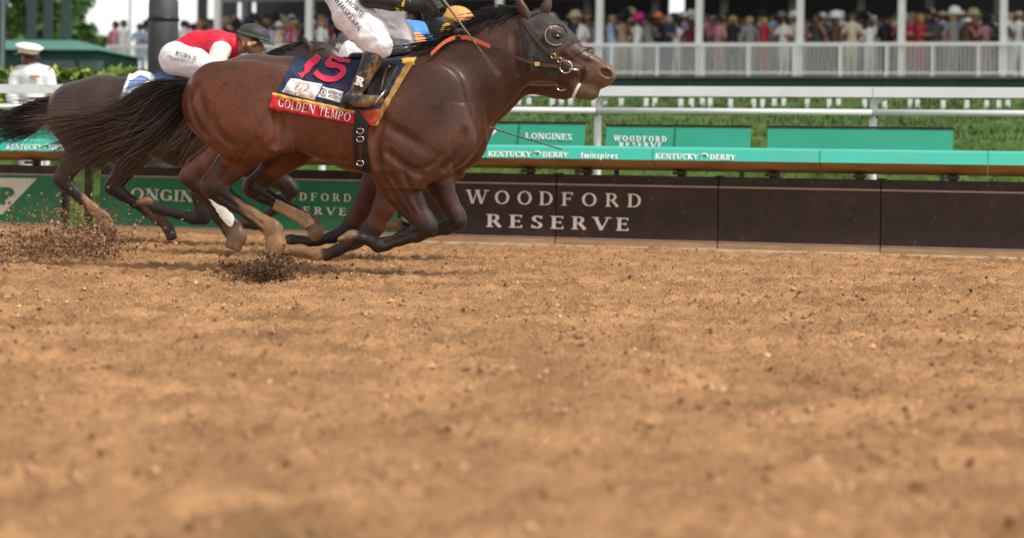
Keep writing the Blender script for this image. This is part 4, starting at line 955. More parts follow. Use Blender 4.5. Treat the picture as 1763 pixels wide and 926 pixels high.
fist(j3, 'sk', H3.hit(806, 208, -.31), wb3 - wa3, (.3, 0, -.9), (0, -1, 0)); fist(j3, 'sk', H3.hit(795, 112, .08), (.1, 1, 0), (.9, 0, -.3), (.3, 0, .9))
j3.build('body', None, M_SKIN, 0, body=True); j3.build('silks', ['si'], M_BLUES, .009, .003); j3.build('sleeve', ['sl'], M_ORS, .008, .003); j3.build('boot', ['bo'], M_LEATH, .006); j3.build('breeches', ['br'], M_BREECH, .008, .003)
reshell(j3, ['br'], .008); text_fig(j3, 'CLUB', (640,94), (672,99), 7, -.2, .009, M_INK, thick=.18, thin=.09, gap=.25); text_fig(j3, 'HOUSE', (636,104), (676,109), 6, -.2, .009, M_INK, thick=.18, thin=.09, gap=.25)
helmet(j3, H3.hit(789, 36), (.94, 0, -.33), (.118, .1, .1), M_ORS, mat('lime_band', (.5,.55,.08), .5, .2, 8))
w3 = thing('riding_whip', 'thin dark whip sticking out low in front of the leading horse\'s chest', 'whip', H3, wa3); mb = MB(); mb.tube([wa3, wa3 + (wb3-wa3)*.3, wb3], [.009, .0065, .0045], 8); mb.build('shaft', mat('whip_shaft', (.10,.075,.06), .4, .6, 30), w3, True, wa3)

# ------------------------------------------------------------------ track, infield
def vnoise(x, y, seed):
    """smooth value noise"""
    g = np.random.default_rng(seed).uniform(-1, 1, (256, 256)); xi, yi = np.floor(x).astype(int), np.floor(y).astype(int); fx, fy = x - xi, y - yi
    fx, fy = fx*fx*(3-2*fx), fy*fy*(3-2*fy); a = g[xi % 256, yi % 256]; b = g[(xi+1) % 256, yi % 256]; c = g[xi % 256, (yi+1) % 256]; d = g[(xi+1) % 256, (yi+1) % 256]
    return (a*(1-fx)+b*fx)*(1-fy) + (c*(1-fx)+d*fx)*fy
def kind(o, k, label=None):
    o['kind'] = k
    if label: o['label'] = label
    return o
HOOF = [(rng.uniform(-4.5, 7), rng.uniform(-12, -.6), 0) for _ in range(150)]
def dirt_h(X, Y):
    s_ = (X - RAIL.o[0]) * RAIL.e[0] + (Y - RAIL.o[1]) * RAIL.e[1]; t = (X - RAIL.o[0]) * RAIL.l[0] + (Y - RAIL.o[1]) * RAIL.l[1]
    z = .008 * vnoise(s_ * .9, t * 3.5, 1) + .008 * vnoise(s_ * 4, t * 11, 2) + .013 * np.maximum(vnoise(s_ * 11, t * 19, 3), -.3) + .032 * np.maximum(vnoise(s_ * 22, t * 27, 4), 0) ** 1.6 + .013 * vnoise(s_ * 41, t * 43, 6) + .007 * np.sin(t * 62 + 2 * vnoise(s_ * 1.5, t, 8)) * (.5 + .5 * vnoise(s_ * .5, t * 2, 7))
    for hx_, ht_, a_ in HOOF:
        m_ = (np.abs(s_ - hx_) < .25) & (np.abs(t - ht_) < .25)
        if m_.any(): d = np.hypot((s_[m_] - hx_) * .85, t[m_] - ht_); z[m_] += np.where(d < .065, -.03, 0) + .022 * np.exp(-((d - .095) / .03) ** 2)
    far = np.clip((Y - 2) / 2, 0, 1) * np.clip((60 - Y) / 30, 0, 1); return z * far
def axis(lo, a, b, hi, st, n):
    fine = np.arange(a, b, st); l_ = a - (a - lo) * (np.linspace(1, 0, n, endpoint=False)) ** 2.5; r_ = b + (hi - b) * (np.linspace(0, 1, n + 1)[1:]) ** 2.5
    return np.concatenate([l_, fine, [b], r_])
xs = axis(-400, -4.2, 6.6, 400, .022, 26); ys = axis(-100, 3.2, 19.5, 700, .024, 26)
XX, YY = np.meshgrid(xs, ys); ZZ = dirt_h(XX, YY)
tt = (XX - RAIL.o[0]) * RAIL.l[0] + (YY - RAIL.o[1]) * RAIL.l[1]
ZZ = ZZ * np.clip((.1 - tt) / .15, 0, 1) - .05 * np.clip((tt - .35) / .2, 0, 1)          # level under the kerb, sunk under the grass
nx, ny = len(xs), len(ys); i, j = np.meshgrid(np.arange(ny-1), np.arange(nx-1), indexing='ij'); q = np.stack([i*nx+j, i*nx+j+1, (i+1)*nx+j+1, (i+1)*nx+j], -1).reshape(-1, 4)
md_ = mat('track_dirt', (.48,.262,.122), .95, .34, 2.2, 1.0, 85, spec=.1)
[n for n in md_.node_tree.nodes if n.type == 'BUMP'][0].inputs['Distance'].default_value = .035
N = md_.node_tree.nodes; L = md_.node_tree.links                     # dark damp crumbs among the dry soil
p_ = N['Principled BSDF']; src = p_.inputs['Base Color'].links[0].from_socket; tc = [n for n in N if n.type == 'TEX_COORD'][0]
nz = N.new('ShaderNodeTexNoise'); nz.inputs['Scale'].default_value = 38; nz.inputs['Detail'].default_value = 8; nz.inputs['Roughness'].default_value = .75; L.new(tc.outputs['Object'], nz.inputs['Vector'])
rmp = N.new('ShaderNodeMapRange'); rmp.inputs['From Min'].default_value = .52; rmp.inputs['From Max'].default_value = .68; rmp.inputs['To Max'].default_value = .7; L.new(nz.outputs['Fac'], rmp.inputs['Value'])
mx = N.new('ShaderNodeMix'); mx.data_type = 'RGBA'; L.new(rmp.outputs[0], mx.inputs['Factor']); L.new(src, mx.inputs['A']); mx.inputs['B'].default_value = (.20,.105,.055,1); L.new(mx.outputs['Result'], p_.inputs['Base Color'])
kind(mesh_np('ground', np.stack([XX, YY, ZZ], -1).reshape(-1, 3), q, md_, None, True), 'structure')
M_GRASS = mat('grass', (.06,.105,.022), .9, .45, 5, .9, 40, spec=.15)
S0, S1 = RAIL.hit(-900, 300, 0)[0], RAIL.hit(2900, 300, 0)[0]
prof = [(.22,.012),(1.5,.03),(5.4,.05),(5.9,.45),(6.4,.95),(7.2,1.12),(9,1.36),(12,1.64),(16,1.84),(34,1.9),(200,2.0)]
gx = np.linspace(S0 * 3.4, S1 * 3.4, 160); gt = np.concatenate([np.linspace(a[0], b[0], 7)[:-1] for a, b in zip(prof[:-1], prof[1:])] + [[200]])
GX, GT = np.meshgrid(gx, gt); GZ = np.interp(GT, [a for a, b in prof], [b for a, b in prof]) + .05 * vnoise(GX * 2, GT * 2.3, 5) * np.clip((GT - 4) / 2, 0, 1)
Wd = RAIL.world(np.stack([GX, GT, GZ], -1)); k = len(gx); n = len(gt); i, j = np.meshgrid(np.arange(n-1), np.arange(k-1), indexing='ij'); q = np.stack([i*k+j, i*k+j+1, (i+1)*k+j+1, (i+1)*k+j], -1).reshape(-1, 4)
kind(mesh_np('infield_grass', Wd.reshape(-1, 3), q, M_GRASS, None, True), 'structure')
def blades(name, n, region, hgt, wid, c0, label, frame=RAIL):
    """loose grass or leaf blades over part of the bank: region = (s0, s1, t0, t1)"""
    s_ = rng.uniform(region[0], region[1], n); t = rng.uniform(region[2], region[3], n); z = np.interp(t, [a for a, b in prof], [b for a, b in prof])
    a = rng.uniform(0, 6.28, n); hh = hgt * rng.uniform(.5, 1.3, n); w = wid * rng.uniform(.6, 1.4, n); dx, dy = np.cos(a) * w, np.sin(a) * w; lx, ly = rng.normal(0, .35, n) * hh, rng.normal(0, .35, n) * hh
    V = np.stack([np.stack([s_-dx, t-dy, z], 1), np.stack([s_+dx, t+dy, z], 1), np.stack([s_+dx*.3+lx, t+dy*.3+ly, z+hh], 1), np.stack([s_-dx*.3+lx, t-dy*.3+ly, z+hh], 1)], 1).reshape(-1, 3)
    q = np.arange(4*n).reshape(-1, 4); cc = np.array(c0) * rng.uniform(.6, 1.5, (n, 1)); o = mesh_np(name, frame.world(V), q, mat('leaf_blades', (0,0,0), .7, .2, 5, attr=True), None, False, None, np.repeat(cc, 4, 0)); return kind(o, 'stuff', label)
blades('grass', 16000, (S0, S1, .3, 5.4), .09, .008, (.11,.20,.03), 'green grass behind the rail')
blades('bank_grass', 42000, (S0 * 1.3, S1 * 1.5, 5.5, 12), .055, .010, (.055,.095,.022), 'taller grass on the infield bank')

# ------------------------------------------------------------------ track rail and advertising boards
M_TEAL = mat('teal_vinyl', (.035,.40,.30), .5, .06, 3); M_LET = mat('cream_lettering', (.72,.66,.60), .7, .04, 10); M_GSIGN = mat('green_board', (.006,.145,.062), .6, .12, 5, .1, 80); M_GLET = mat('pale_lettering', (.55,.55,.42), .7, .05, 10)
M_BSIGN = mat('brown_board', (.030,.016,.014), .55, .3, 6, .1, 60); M_BAND = mat('weathered_dark_board', (.026,.020,.016), .75, .5, 12, .3, 40); M_TIMB = mat('dusty_timber', (.42,.26,.14), .9, .35, 7, .5, 30, stretch=(.3,1,2)); M_FRAME = mat('frame_edge', (.35,.24,.20), .6, .15, 10)
M_UNDER = mat('rail_underside', (.38,.21,.10), .8, .3, 4, .2, 40); M_KERB = mat('pale_kerb', (.58,.46,.32), .9, .25, 9, .4, 40); M_RP = mat('rail_bracket', (.06,.045,.035), .7, .4, 12); M_WPAINT = mat('white_paint', (.80,.80,.79), .4, .05, 4)
for m_ in (M_GSIGN, M_BSIGN, M_TEAL, M_BAND, M_LET, M_GLET): dusty(m_, layers=((2.2, .5, .8, (.30,.18,.10,1), .16), (45, .63, .70, (.32,.19,.10,1), .55), (13, .66, .72, (.25,.16,.09,1), .4)), rough=(.45,.8))
zr = lambda px, py, off=0: RAIL.hit(px, py, off)[2]
xr = lambda px, off=0, py=330: RAIL.hit(px, py, off)[0]
Z_KB, Z_FB, Z_FT, Z_BT = zr(958, 424), zr(958, 409), zr(958, 317), zr(958, 300)
def board(name, label, px0, px1, m, joint=None, letters=(), post=True, cat='sign'):
    x0, x1 = xr(px0), xr(px1); xm = (x0 + x1) / 2; at = (xm, 0, 0); t = thing(name, label, cat, RAIL, at); o_ = at
    B = lambda nm, mm, *a, **k: MB().box(*a, **k).build(nm, mm, t, False, o_)
    B('panel', m, x0, x1, -.012, .012, Z_FB, Z_FT); B('top_board', M_BAND, x0, x1, .004, .05, Z_FT + .002, Z_BT)
    B('frame_strip', M_FRAME, x0, x1, -.016, .012, Z_FT - .008, Z_FT + .006); B('frame_strip', M_FRAME, x0, x1, -.016, .012, Z_FB - .006, Z_FB + .006)
    B('kickboard', M_TIMB, x0, x1, -.035, .02, -.02, Z_FB - .010)
    for pxp in (px0 + 3, px1 - 3): xp = xr(pxp); B('post', M_RP, xp - .02, xp + .02, .055, .10, -.05, Z_BT + .01)
    for (txt, p0, p1, cap, mm, kw) in letters:
        p0_, d = np.array(p0, float), np.array(p1, float) - np.array(p0, float); up = np.array((d[1], -d[0])) / np.hypot(*d)
        def place(u, v, k): q = p0_ + d * u + up * v * cap; h_ = RAIL.hit(q[0], q[1], -.0145 - k); return h_ - np.array(o_)
        lettering(txt, place, mm, t, **kw)
    return t, o_
wide = dict(gap=.34, thick=.2, thin=.085)
board('advertising_board', 'dark brown board carrying most of the large cream two-word lettering, left panel', 704, 957, M_BSIGN, None,
      [('WOOD', (804,350.2), (953,353.6), 23.5, M_LET, dict(gap=.42, thick=.17, thin=.075)), ('RESE', (838,390.5), (971,394.4), 22, M_LET, dict(gap=.42, thick=.2, thin=.085))])
board('advertising_board', 'dark brown board with the right half of the large cream lettering, right panel', 959, 1236, M_BSIGN, None,
      [('FORD', (967,354), (1105,357.2), 23, M_LET, dict(gap=.5, thick=.17, thin=.075)), ('RVE', (985,394.6), (1083,397.4), 22, M_LET, dict(gap=.42, thick=.2, thin=.085))])
board('advertising_board', 'plain dark brown board beyond the lettered ones on the right', 1238, 1516, M_BSIGN)
board('advertising_board', 'plain dark brown board farthest right along the rail', 1518, 1840, M_BSIGN)
board('advertising_board', 'plain dark brown board past the right edge of the picture', 1842, 2180, M_BSIGN); board('advertising_board', 'last plain dark brown board far past the right edge', 2182, 2560, M_BSIGN)
board('advertising_board', 'long green board with pale lettering behind the horses\' legs', 173, 685, M_GSIGN, None,
      [('LONGINES', (205,341.5), (372,350), 19, M_GLET, dict(thick=.2, thin=.09)), ('WOODFORD', (449,343.2), (605,347.6), 13.5, M_GLET, dict(gap=.42, thick=.2, thin=.09)), ('RESERVE', (463,366.5), (596,371), 13, M_GLET, dict(gap=.42, thick=.22, thin=.1))])
bt, bo_ = board('advertising_board', 'green board with a pale slanted emblem at the far left', -420, 106, M_GSIGN)
mb = MB(); mb.quad(*[RAIL.hit(x, y, -.0145) - np.array(bo_) for x, y in ((-95,368),(4,369),(64,307.5),(-95,304))]); mb.build('emblem', M_GLET, bt)
p0_, d_ = np.array((-66., 350.)), np.array((91., 3.)); lettering('SAP', lambda u, v, k: RAIL.hit(p0_[0] + d_[0]*u, p0_[1] + d_[1]*u - 30*v, -.017 - k) - np.array(bo_), M_GSIGN, bt, thick=.24, thin=.24, serif=False, gap=.06)
kb = MB()
wing = [(262,352),(298,356),(334,353),(312,358),(298,361),(284,358)]
kx0, kx1 = S0, S1
ke = kind(MB().box(kx0, kx1, -.12, .25, -.03, .022).build('kerb', M_KERB), 'structure'); ke.location = RAIL.world((0, 0, 0)); ke.rotation_euler = (0, 0, -RYAW)
rail = thing('track_rail', 'teal-topped track rail with lettering running behind the horses', 'rail', RAIL)
o1, o2 = -.20, .14
zt0, zt1 = zr(1000, 255, o1), zr(1000, 274, o1); zu = zr(1000, 292, o2)
edges = [-900, -560, -290, -6, 282, 558, 834, 1122, 1410, 1700, 2000, 2400]
for a, b in zip(edges[:-1], edges[1:]):
    x0, x1 = xr(a, o1) + .003, xr(b, o1) - .003
    m = MB(); m.v += [(x0,o1,zt1),(x1,o1,zt1),(x1,o1+.05,zt0),(x0,o1+.05,zt0),(x0,.12,zt0+.02),(x1,.12,zt0+.02),(x1,.12,zt0-.01),(x0,.12,zt0-.01)]
    m.f += [(0,1,2,3),(3,2,5,4),(4,5,6,7),(7,6,1,0),(0,3,4,7),(1,6,5,2)]; m.build('cover_panel', M_TEAL, rail)
    m = MB(); m.v += [(x0,o1+.004,zt1-.003),(x1,o1+.004,zt1-.003),(x1,o2,zu),(x0,o2,zu),(x0,o2,zu+.03),(x1,o2,zu+.03),(x1,o1+.03,zt1+.012),(x0,o1+.03,zt1+.012)]
    m.f += [(1,0,3,2),(2,3,4,5),(5,4,7,6),(6,7,0,1),(0,7,4,3),(1,2,5,6)]; m.build('underside_panel', M_UNDER, rail)
for px in (-300, -120, 60, 150, 330, 480, 620, 780, 912, 1010, 1172, 1330, 1480, 1640, 1800):
    xp = xr(px, o2); MB().box(xp-.03, xp+.03, .145, .20, -.05, zu + .04).build('post', M_RP, rail)
    MB().box(xp-.05, xp+.05, .02, .143, zu - .03, zu - .004).build('bracket', M_RP, rail)
def strip_text(txt, p0, p1, cap, **kw):
    p0, d = np.array(p0, float), np.array(p1, float) - np.array(p0, float)
    def place(u, v, k): q = p0 + d * u - np.array((0, v * cap)); h_ = RAIL.hit(q[0], q[1], o1); f_ = (h_[2] - zt1) / (zt0 - zt1); h_[1] = o1 + .05 * f_ - .003 - k; return h_
    lettering(txt, place, M_WHITE, rail, **kw)
for x in (10, 287, 563, 840, 1128):
    y = 269.2 + (x - 840) * .0146; s_ = .83 if x < 200 else 1
    strip_text('KENTUCKY', (x, y), (x + 74*s_, y + 1), 9, thick=.2, thin=.1); strip_text('DERBY', (x + 94*s_, y + 1.2), (x + 138*s_, y + 2), 9, thick=.2, thin=.1)
    c = RAIL.hit(x + 84*s_, y - 3.5, o1); m = MB(); m.tube([(c[0] + .026*math.cos(t), o1 + .018, c[2] + .022*math.sin(t)) for t in np.linspace(0, 6.283, 15)], .007, 6, False); m.build('round_emblem', M_WHITE, rail, True)
strip_text('twinspires', (999,272), (1064,273.4), 11, serif=False, thick=.14, thin=.14)

# low teal boards on the turf side
def low_board(label, px0, px1, ytop, letters, lean0=0, joint=None, white=None):
    off = 1.5; x0, x1 = xr(px0, off, 235), xr(px1, off, 235); zt = zr((px0+px1)/2, ytop, off); at = ((x0+x1)/2, off, 0); t = thing('turf_board', label, 'sign', RAIL, at)
    MB().box(x0, x1, off-.02, off+.02, .66, zt, dy=.12).build('panel', mat('teal_board', (.02,.30,.19), .5, .06, 3), t, False, at)
    MB().box(x0 - .01, x1 + .01, off+.095, off+.15, zt + .002, zt + .022).build('top_edge', M_BAND, t, False, at)
    if joint: xj = xr(joint, off, 235); MB().box(xj-.006, xj+.006, off-.028, off+.01, .665, zt-.004, dy=.12).build('joint', M_GSIGN, t, False, at)
    for xp in (x0 + .08, x1 - .08): MB().box(xp-.02, xp+.02, off+.16, off+.20, -.05, zt - .02).build('leg', M_RP, t, False, at)
    yat = lambda z: off - .024 + .12 * (z - .66) / (zt - .66)
    def on(q, k=0): h_ = RAIL.hit(q[0], q[1], off); h_[1] = yat(h_[2]) - k; h_ = RAIL.hit(q[0], q[1], h_[1]); return h_ - np.array(at)
    if white: mb = MB(); mb.quad(*[on(w) for w in white]); mb.build('emblem', M_WHITE, t)
    for (txt, p0, p1, cap, kw) in letters:
        p0, d = np.array(p0, float), np.array(p1, float) - np.array(p0, float)
        lettering(txt, lambda u, v, k: on(p0 + d*u - np.array((0, v*cap)), .003 + k), kw.pop('m', M_WHITE), t, **kw)
low_board('low teal board with a white slanted emblem and pale lettering left of the white post', 740, 1003, 213, [('LONGINES', (905,239), (985,241), 10, dict(thick=.2, thin=.1)), ('SAP', (800,244), (846,245), 18, dict(serif=False, thick=.24, thin=.24, m=M_TEAL))], joint=890, white=[(760,250),(832,250),(858,222),(760,221)])
low_board('low teal board with pale two-line lettering right of the white post', 1041, 1290, 219, [('WOODFORD', (1057,243), (1148,244.5), 9.5, dict(gap=.3, thick=.22, thin=.1)), ('RESERVE', (1066,254), (1140,255), 9, dict(gap=.3, thick=.22, thin=.1))], joint=1160)
low_board('low plain teal board at the far right behind the rail', 1320, 1640, 222, [])
low_board('low teal board behind the tails at the left', -260, 118, 208, [], joint=40)

# white turf rail
wr = thing('turf_rail', 'white two-bar turf rail on posts crossing behind the horses', 'rail', RAIL, (0, 2.6, 0)); wo = np.array((0, 2.6, 0)); OFF = 2.6
za, zb = zr(1100, 149, OFF), zr(1100, 166, OFF); zc, zd = zr(1100, 185.5, OFF), zr(1100, 196.5, OFF)
we = [-900, -300, 75, 551, 1027, 1503, 1979, 2700]
for a, b in zip(we[:-1], we[1:]):
    x0, x1 = xr(a, OFF, 160) + .003, xr(b, OFF, 160) - .003
    m = MB(); m.box(x0, x1, OFF-.05, OFF+.05, zb, za); m.build('top_bar', M_WPAINT, wr, False, wo)
    MB().tube([(x0, OFF, (zc+zd)/2), (x1, OFF, (zc+zd)/2)], (zc-zd)/2, 14).build('lower_bar', M_WPAINT, wr, True, wo)
for px in we[1:-1]:
    xp = xr(px, OFF, 160); m = MB(); m.tube(spline([(xp, OFF+.09, -.05), (xp, OFF+.09, .6), (xp, OFF+.09, zb - .14), (xp+.03, OFF+.075, zb - .03), (xp+.16, OFF+.06, zb+.03)], 14), .036, 12); m.build('post', M_WPAINT, wr, True, wo)
# short white stakes on the bank
st = None
PXS = list(np.cumsum([0] + [random.choice((17, 19, 28, 36, 42)) for _ in range(32)]) + 866)
for px in PXS:
    px = px + random.uniform(-3, 3); off = 9.2 + random.uniform(-.1, .1); x = xr(px, off, 172); z0 = np.interp(off, [a for a, b in prof], [b for a, b in prof])
    if st is None:
        st = MB().box(-.026, .026, -.02, .02, -.1, .11).build('stake', M_WPAINT); MB().lathe([(.0,.285),(.034,.27)], 0, 0, 8); o = st
    else: o = st.copy(); C.objects.link(o)
    o.location = RAIL.world((x, off, z0)); o.rotation_euler = (0, 0, -RYAW); tag(o, 'short white stake in the row on the infield grass bank', 'stake', 'white stakes on the infield bank')

# ------------------------------------------------------------------ hedges, trees, far structures
def leaf_cloud(name, pts, size, cols, parent, m='leaves'):
    n = len(pts); a = rng.normal(size=(n, 3)); a /= np.linalg.norm(a, axis=1, keepdims=True); b = np.cross(a, rng.normal(size=(n, 3))); b /= np.linalg.norm(b, axis=1, keepdims=True); s_ = size * rng.uniform(.6, 1.4, (n, 1))
    V = np.stack([pts - a*s_, pts - b*s_*.55, pts + a*s_, pts + b*s_*.55], 1).reshape(-1, 3); cc = np.array(cols)[rng.integers(0, len(cols), n)] * rng.uniform(.7, 1.3, (n, 1))
    return mesh_np(name, V, np.arange(4*n).reshape(-1, 4), mat(m, (0,0,0), .6, .15, 3, attr=True, spec=.3), parent, False, None, np.repeat(cc, 4, 0))
def hedge(label, px0, px1, depth, py, thick=.9, n=5000, cols=((.16,.24,.03),(.10,.17,.03),(.22,.27,.05))):
    a, b = ray(px0, py); a1, _ = ray(px1, py); x0, x1, zt = a * depth, a1 * depth, CAM_H + b * depth; t = thing('hedge', label, 'hedge', None, ((x0+x1)/2, depth, 0))
    P = rng.uniform((x0, -thick/2, .1), (x1, thick/2, zt), (n, 3)); P[:, 2] = np.minimum(P[:, 2], zt - .18 * np.abs(vnoise(P[:, 0]*3, P[:, 1]*3, 9))); P[:, 0] -= (x0+x1)/2
    e = rng.random(n) < .5; P[e, 1] = -thick/2 + rng.uniform(0, .15, e.sum()); leaf_cloud('foliage', P, .07, cols, t)
    MB().box(x0-(x0+x1)/2+.05, x1-(x0+x1)/2-.05, -thick/2+.15, thick/2-.1, .0, zt-.25).build('hedge_core', mat('hedge_core', (.03,.05,.012), .9, .4, 8), t)
hedge('clipped yellow-green hedge behind the officer in white', -260, 190, 25.5, 113, n=9000); hedge('clipped green hedge between the dark green hut and padded post', 186, 300, 26.5, 119, n=3500)
def tree(label, px, py_top, depth, rad, seed, n=5200, z0=0):
    g = np.random.default_rng(seed); a, b = ray(px, py_top); zt = CAM_H + b * depth; t = thing('tree', label, 'tree', None, (a * depth, depth, z0)); zt -= z0
    m = MB(); m.tube([(0,0,-.2),(.1,0,zt*.35),(-.1,.1,zt*.7),(0,0,zt*.95)], [rad*.09, rad*.07, rad*.045, .03], 10); m.build('trunk', mat('bark', (.06,.045,.035), .9, .4, 6, .5, 20), t, True)
    P = []
    for k in range(34):
        c = np.array((g.normal(0, rad*.42), g.normal(0, rad*.42), zt * g.uniform(.28, .95))); r_ = rad * g.uniform(.18, .36); d = g.normal(size=(n // 34, 3)); d /= np.linalg.norm(d, axis=1, keepdims=True); P.append(c + d * r_ * g.uniform(.5, 1, (n // 34, 1)) * (1, 1, .75))
        if k % 4 == 0: m = MB(); m.tube([(0,0,zt*g.uniform(.25,.5)), tuple(c*.6 + np.array((0,0,c[2]*.4))), tuple(c)], [rad*.035, rad*.02, .015], 6); m.build('limb', MATS['bark'], t, True)
    leaf_cloud('crown', np.concatenate(P), .22, ((.05,.11,.02),(.08,.15,.03),(.035,.08,.018)), t)
tree('broad green tree left of the steel frame at the upper left', 4, -60, 95, 4.6, 3, 4200); tree('leafy tree seen through the steel frame at the upper left', 82, -40, 88, 3.0, 4, 3400)
tree('smaller tree with a ragged edge against the white sky', 128, 30, 84, 1.5, 5, 1800); tree('bushy tree beyond the left edge of the picture', -90, -40, 90, 6, 6, 4200)
M_DGREEN = mat('dark_green_paint', (.012,.065,.05), .55, .2, 3); M_ROOF = mat('green_roof', (.035,.16,.12), .5, .15, 3, stretch=(1,1,6)); M_STEELG = mat('dark_green_steel', (.02,.045,.045), .5, .2, 5)
HUT = Frame(ray(95, 100)[0] * 46, 46, R(8)); ht = thing('hut', 'low dark green hut with a green roof behind the hedge', 'hut', HUT); hx = lambda px, py=100, y=0: HUT.hit(px, py, y)
x0, x1 = hx(-170)[0], hx(180)[0]; zw = hx(95, 86)[2]; zt = hx(95, 73)[2]
MB().box(x0+.2, x1-.2, 0, 4, -.2, zw).build('wall', M_DGREEN, ht); m = MB(); m.v += [(x0,-.4,zw-.02),(x1,-.4,zw-.02),(x1-1.2,2,zt+.15),(x0+1.2,2,zt+.15),(x0,4.4,zw-.02),(x1,4.4,zw-.02)]; m.f += [(0,1,2,3),(3,2,5,4),(1,5,2),(0,3,4),(0,4,5,1)]; m.build('roof', M_ROOF, ht)
for px in (-60, -10, 70, 110, 158):
    p = hx(px)[0]; f_ = MB().box(p-.28, p+.28, -.03, -.004, zw-1.0, zw-.25).build('window', mat('hut_window', (.05,.09,.085), .15, .1, 3, spec=.6), ht); MB().box(p-.33, p+.33, -.06, -.032, zw-1.07, zw-1.01).build('sill', M_ROOF, f_)
TW = Frame(ray(84, 40)[0] * 62, 62, 0); tw = thing('steel_frame', 'tall dark green steel frame rising in front of the trees', 'frame', TW)
for px in (54, 83, 114): p = TW.hit(px, 40)[0]; MB().box(p-.14, p+.14, -.14, .14, 0, 9).build('post', M_STEELG, tw)
pa_, pb_ = TW.hit(50, 40)[0], TW.hit(117, 40)[0]
for z in (4.0, 5.6, 7.2): MB().box(pa_, pb_, -.08, .08, z, z + .16).build('crossbar', M_STEELG, tw)
p = RAIL.hit(3, 60, 7.5); o = thing('lamp_post', 'dark green post at the left edge behind the officer', 'post', RAIL, (p[0], p[1], 1.2)); MB().tube([(0,0,-.1),(0,0,.3),(0,0,.32),(0,0,4)], [.08,.08,.05,.045], 12).build('shaft', M_STEELG, o, True); MB().lathe([(.0,4.05),(.1,4.02),(.1,3.95),(.0,3.94)], 0, 0, 12).build('cap', M_STEELG, o, True)
p = ray(224, 40); o = thing('flagpole', 'thin pale pole standing against the white sky', 'pole', None, (p[0]*56, 56, 0)); MB().tube([(0,0,0),(0,0,5),(0,0,11)], [.055,.045,.03], 10).build('shaft', mat('pale_pole', (.55,.56,.55), .5, .1), o, True); MB().lathe([(.12,0),(.12,.1),(.0,.11)], 0, 0, 12).build('base', M_STEELG, o)
p = ray(281, 60); pp = thing('padded_post', 'thick post wrapped in dark grey padding behind the rider in red', 'post', None, (p[0]*22.5, 22.5, 0)); M_PAD = mat('dark_padding', (.045,.045,.048), .6, .35, 5, .5, 9)
MB().lathe([(.0,-.05),(.172,-.05),(.176,.4),(.170,1.1),(.177,1.18),(.174,1.9),(.168,2.43),(.14,2.46),(0,2.46)], 0, 0, 28).build('padding', M_PAD, pp, True); MB().tube([(0,0,2.4),(0,0,4.5)], .05, 12).build('shaft', M_WPAINT, pp, True)
for z in (.7, 1.5, 2.2): MB().lathe([(.174,z),(.182,z+.004),(.182,z+.04),(.174,z+.044)], 0, 0, 28).build('strap', M_LEATH, pp, True)

# ------------------------------------------------------------------ grandstand
SD = 60.0; sp = ray(1000, 100); STAND = Frame(sp[0]*SD, SD, RYAW); gs = thing('grandstand', 'dark covered grandstand with white columns and railing, full of people', 'grandstand', STAND); xs_ = lambda px, py=100, y=0: STAND.hit(px, py, y)[0]; zs_ = lambda py, y=0: STAND.hit(1000, py, y)[2]
ZP, ZR = zs_(130.5), zs_(77); XL, XR = xs_(150), xs_(1990)
M_DARK = mat('interior_shade_grey', (.035,.036,.038), .8, .3, .6); M_CONC = mat('concrete', (.22,.215,.20), .85, .2, 2)  # the dark grey paints in the shade inside the stand
MB().box(XL, XR, -.1, 16, ZP-.05, ZP).build('deck', M_CONC, gs); MB().box(XL, XR, .15, .35, 1.2, ZP-.06).build('front_wall', M_DGREEN, gs)
for k_ in range(6): MB().box(xs_(310), XR, 1.1+k_*1.0, 16, ZP + .004 + k_*.09, ZP+.09+k_*.09).build('tier', M_CONC, gs)
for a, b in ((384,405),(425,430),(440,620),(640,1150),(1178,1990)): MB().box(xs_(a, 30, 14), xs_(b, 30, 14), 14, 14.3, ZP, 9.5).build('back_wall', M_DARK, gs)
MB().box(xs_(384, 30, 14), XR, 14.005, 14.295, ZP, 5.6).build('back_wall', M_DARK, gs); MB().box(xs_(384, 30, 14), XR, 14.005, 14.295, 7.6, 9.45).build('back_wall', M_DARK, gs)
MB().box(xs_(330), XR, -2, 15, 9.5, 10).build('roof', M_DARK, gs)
for px in (345, 352, 384): x = xs_(px, 30, 12); MB().box(x-.1, x+.1, 11.9, 12.1, ZP, 9.5).build('rear_post', M_DARK, gs)
for px in (372, 530, 690, 858, 1031, 1203, 1377, 1552, 1728, 1905): x = xs_(px, 30); MB().box(x-.10, x+.10, .05, .25, ZP, 9.5).build('column', M_WPAINT, gs)
for z in (6.2, 7.9): MB().box(xs_(384, 30, 9), XR, 9, 9.25, z, z + .3).build('beam', M_CONC, gs)
for px in range(420, 1990, 118): x = xs_(px, 30, 10); MB().box(x-.12, x+.12, 10, 10.24, ZP, 9.5).build('inner_column', M_CONC, gs)
for z, px in ((6.4, 505), (6.3, 960), (6.5, 1300)): x = xs_(px, 20, 8); l_ = MB().lathe([(.0,z),(.12,z-.03),(.13,z-.1),(.0,z-.12)], x, 8, 12).build('ceiling_lamp', mat('lamp_yellow', (.8,.55,.1), .4), gs)
fe = [183] + list(range(262, 1990, 79))
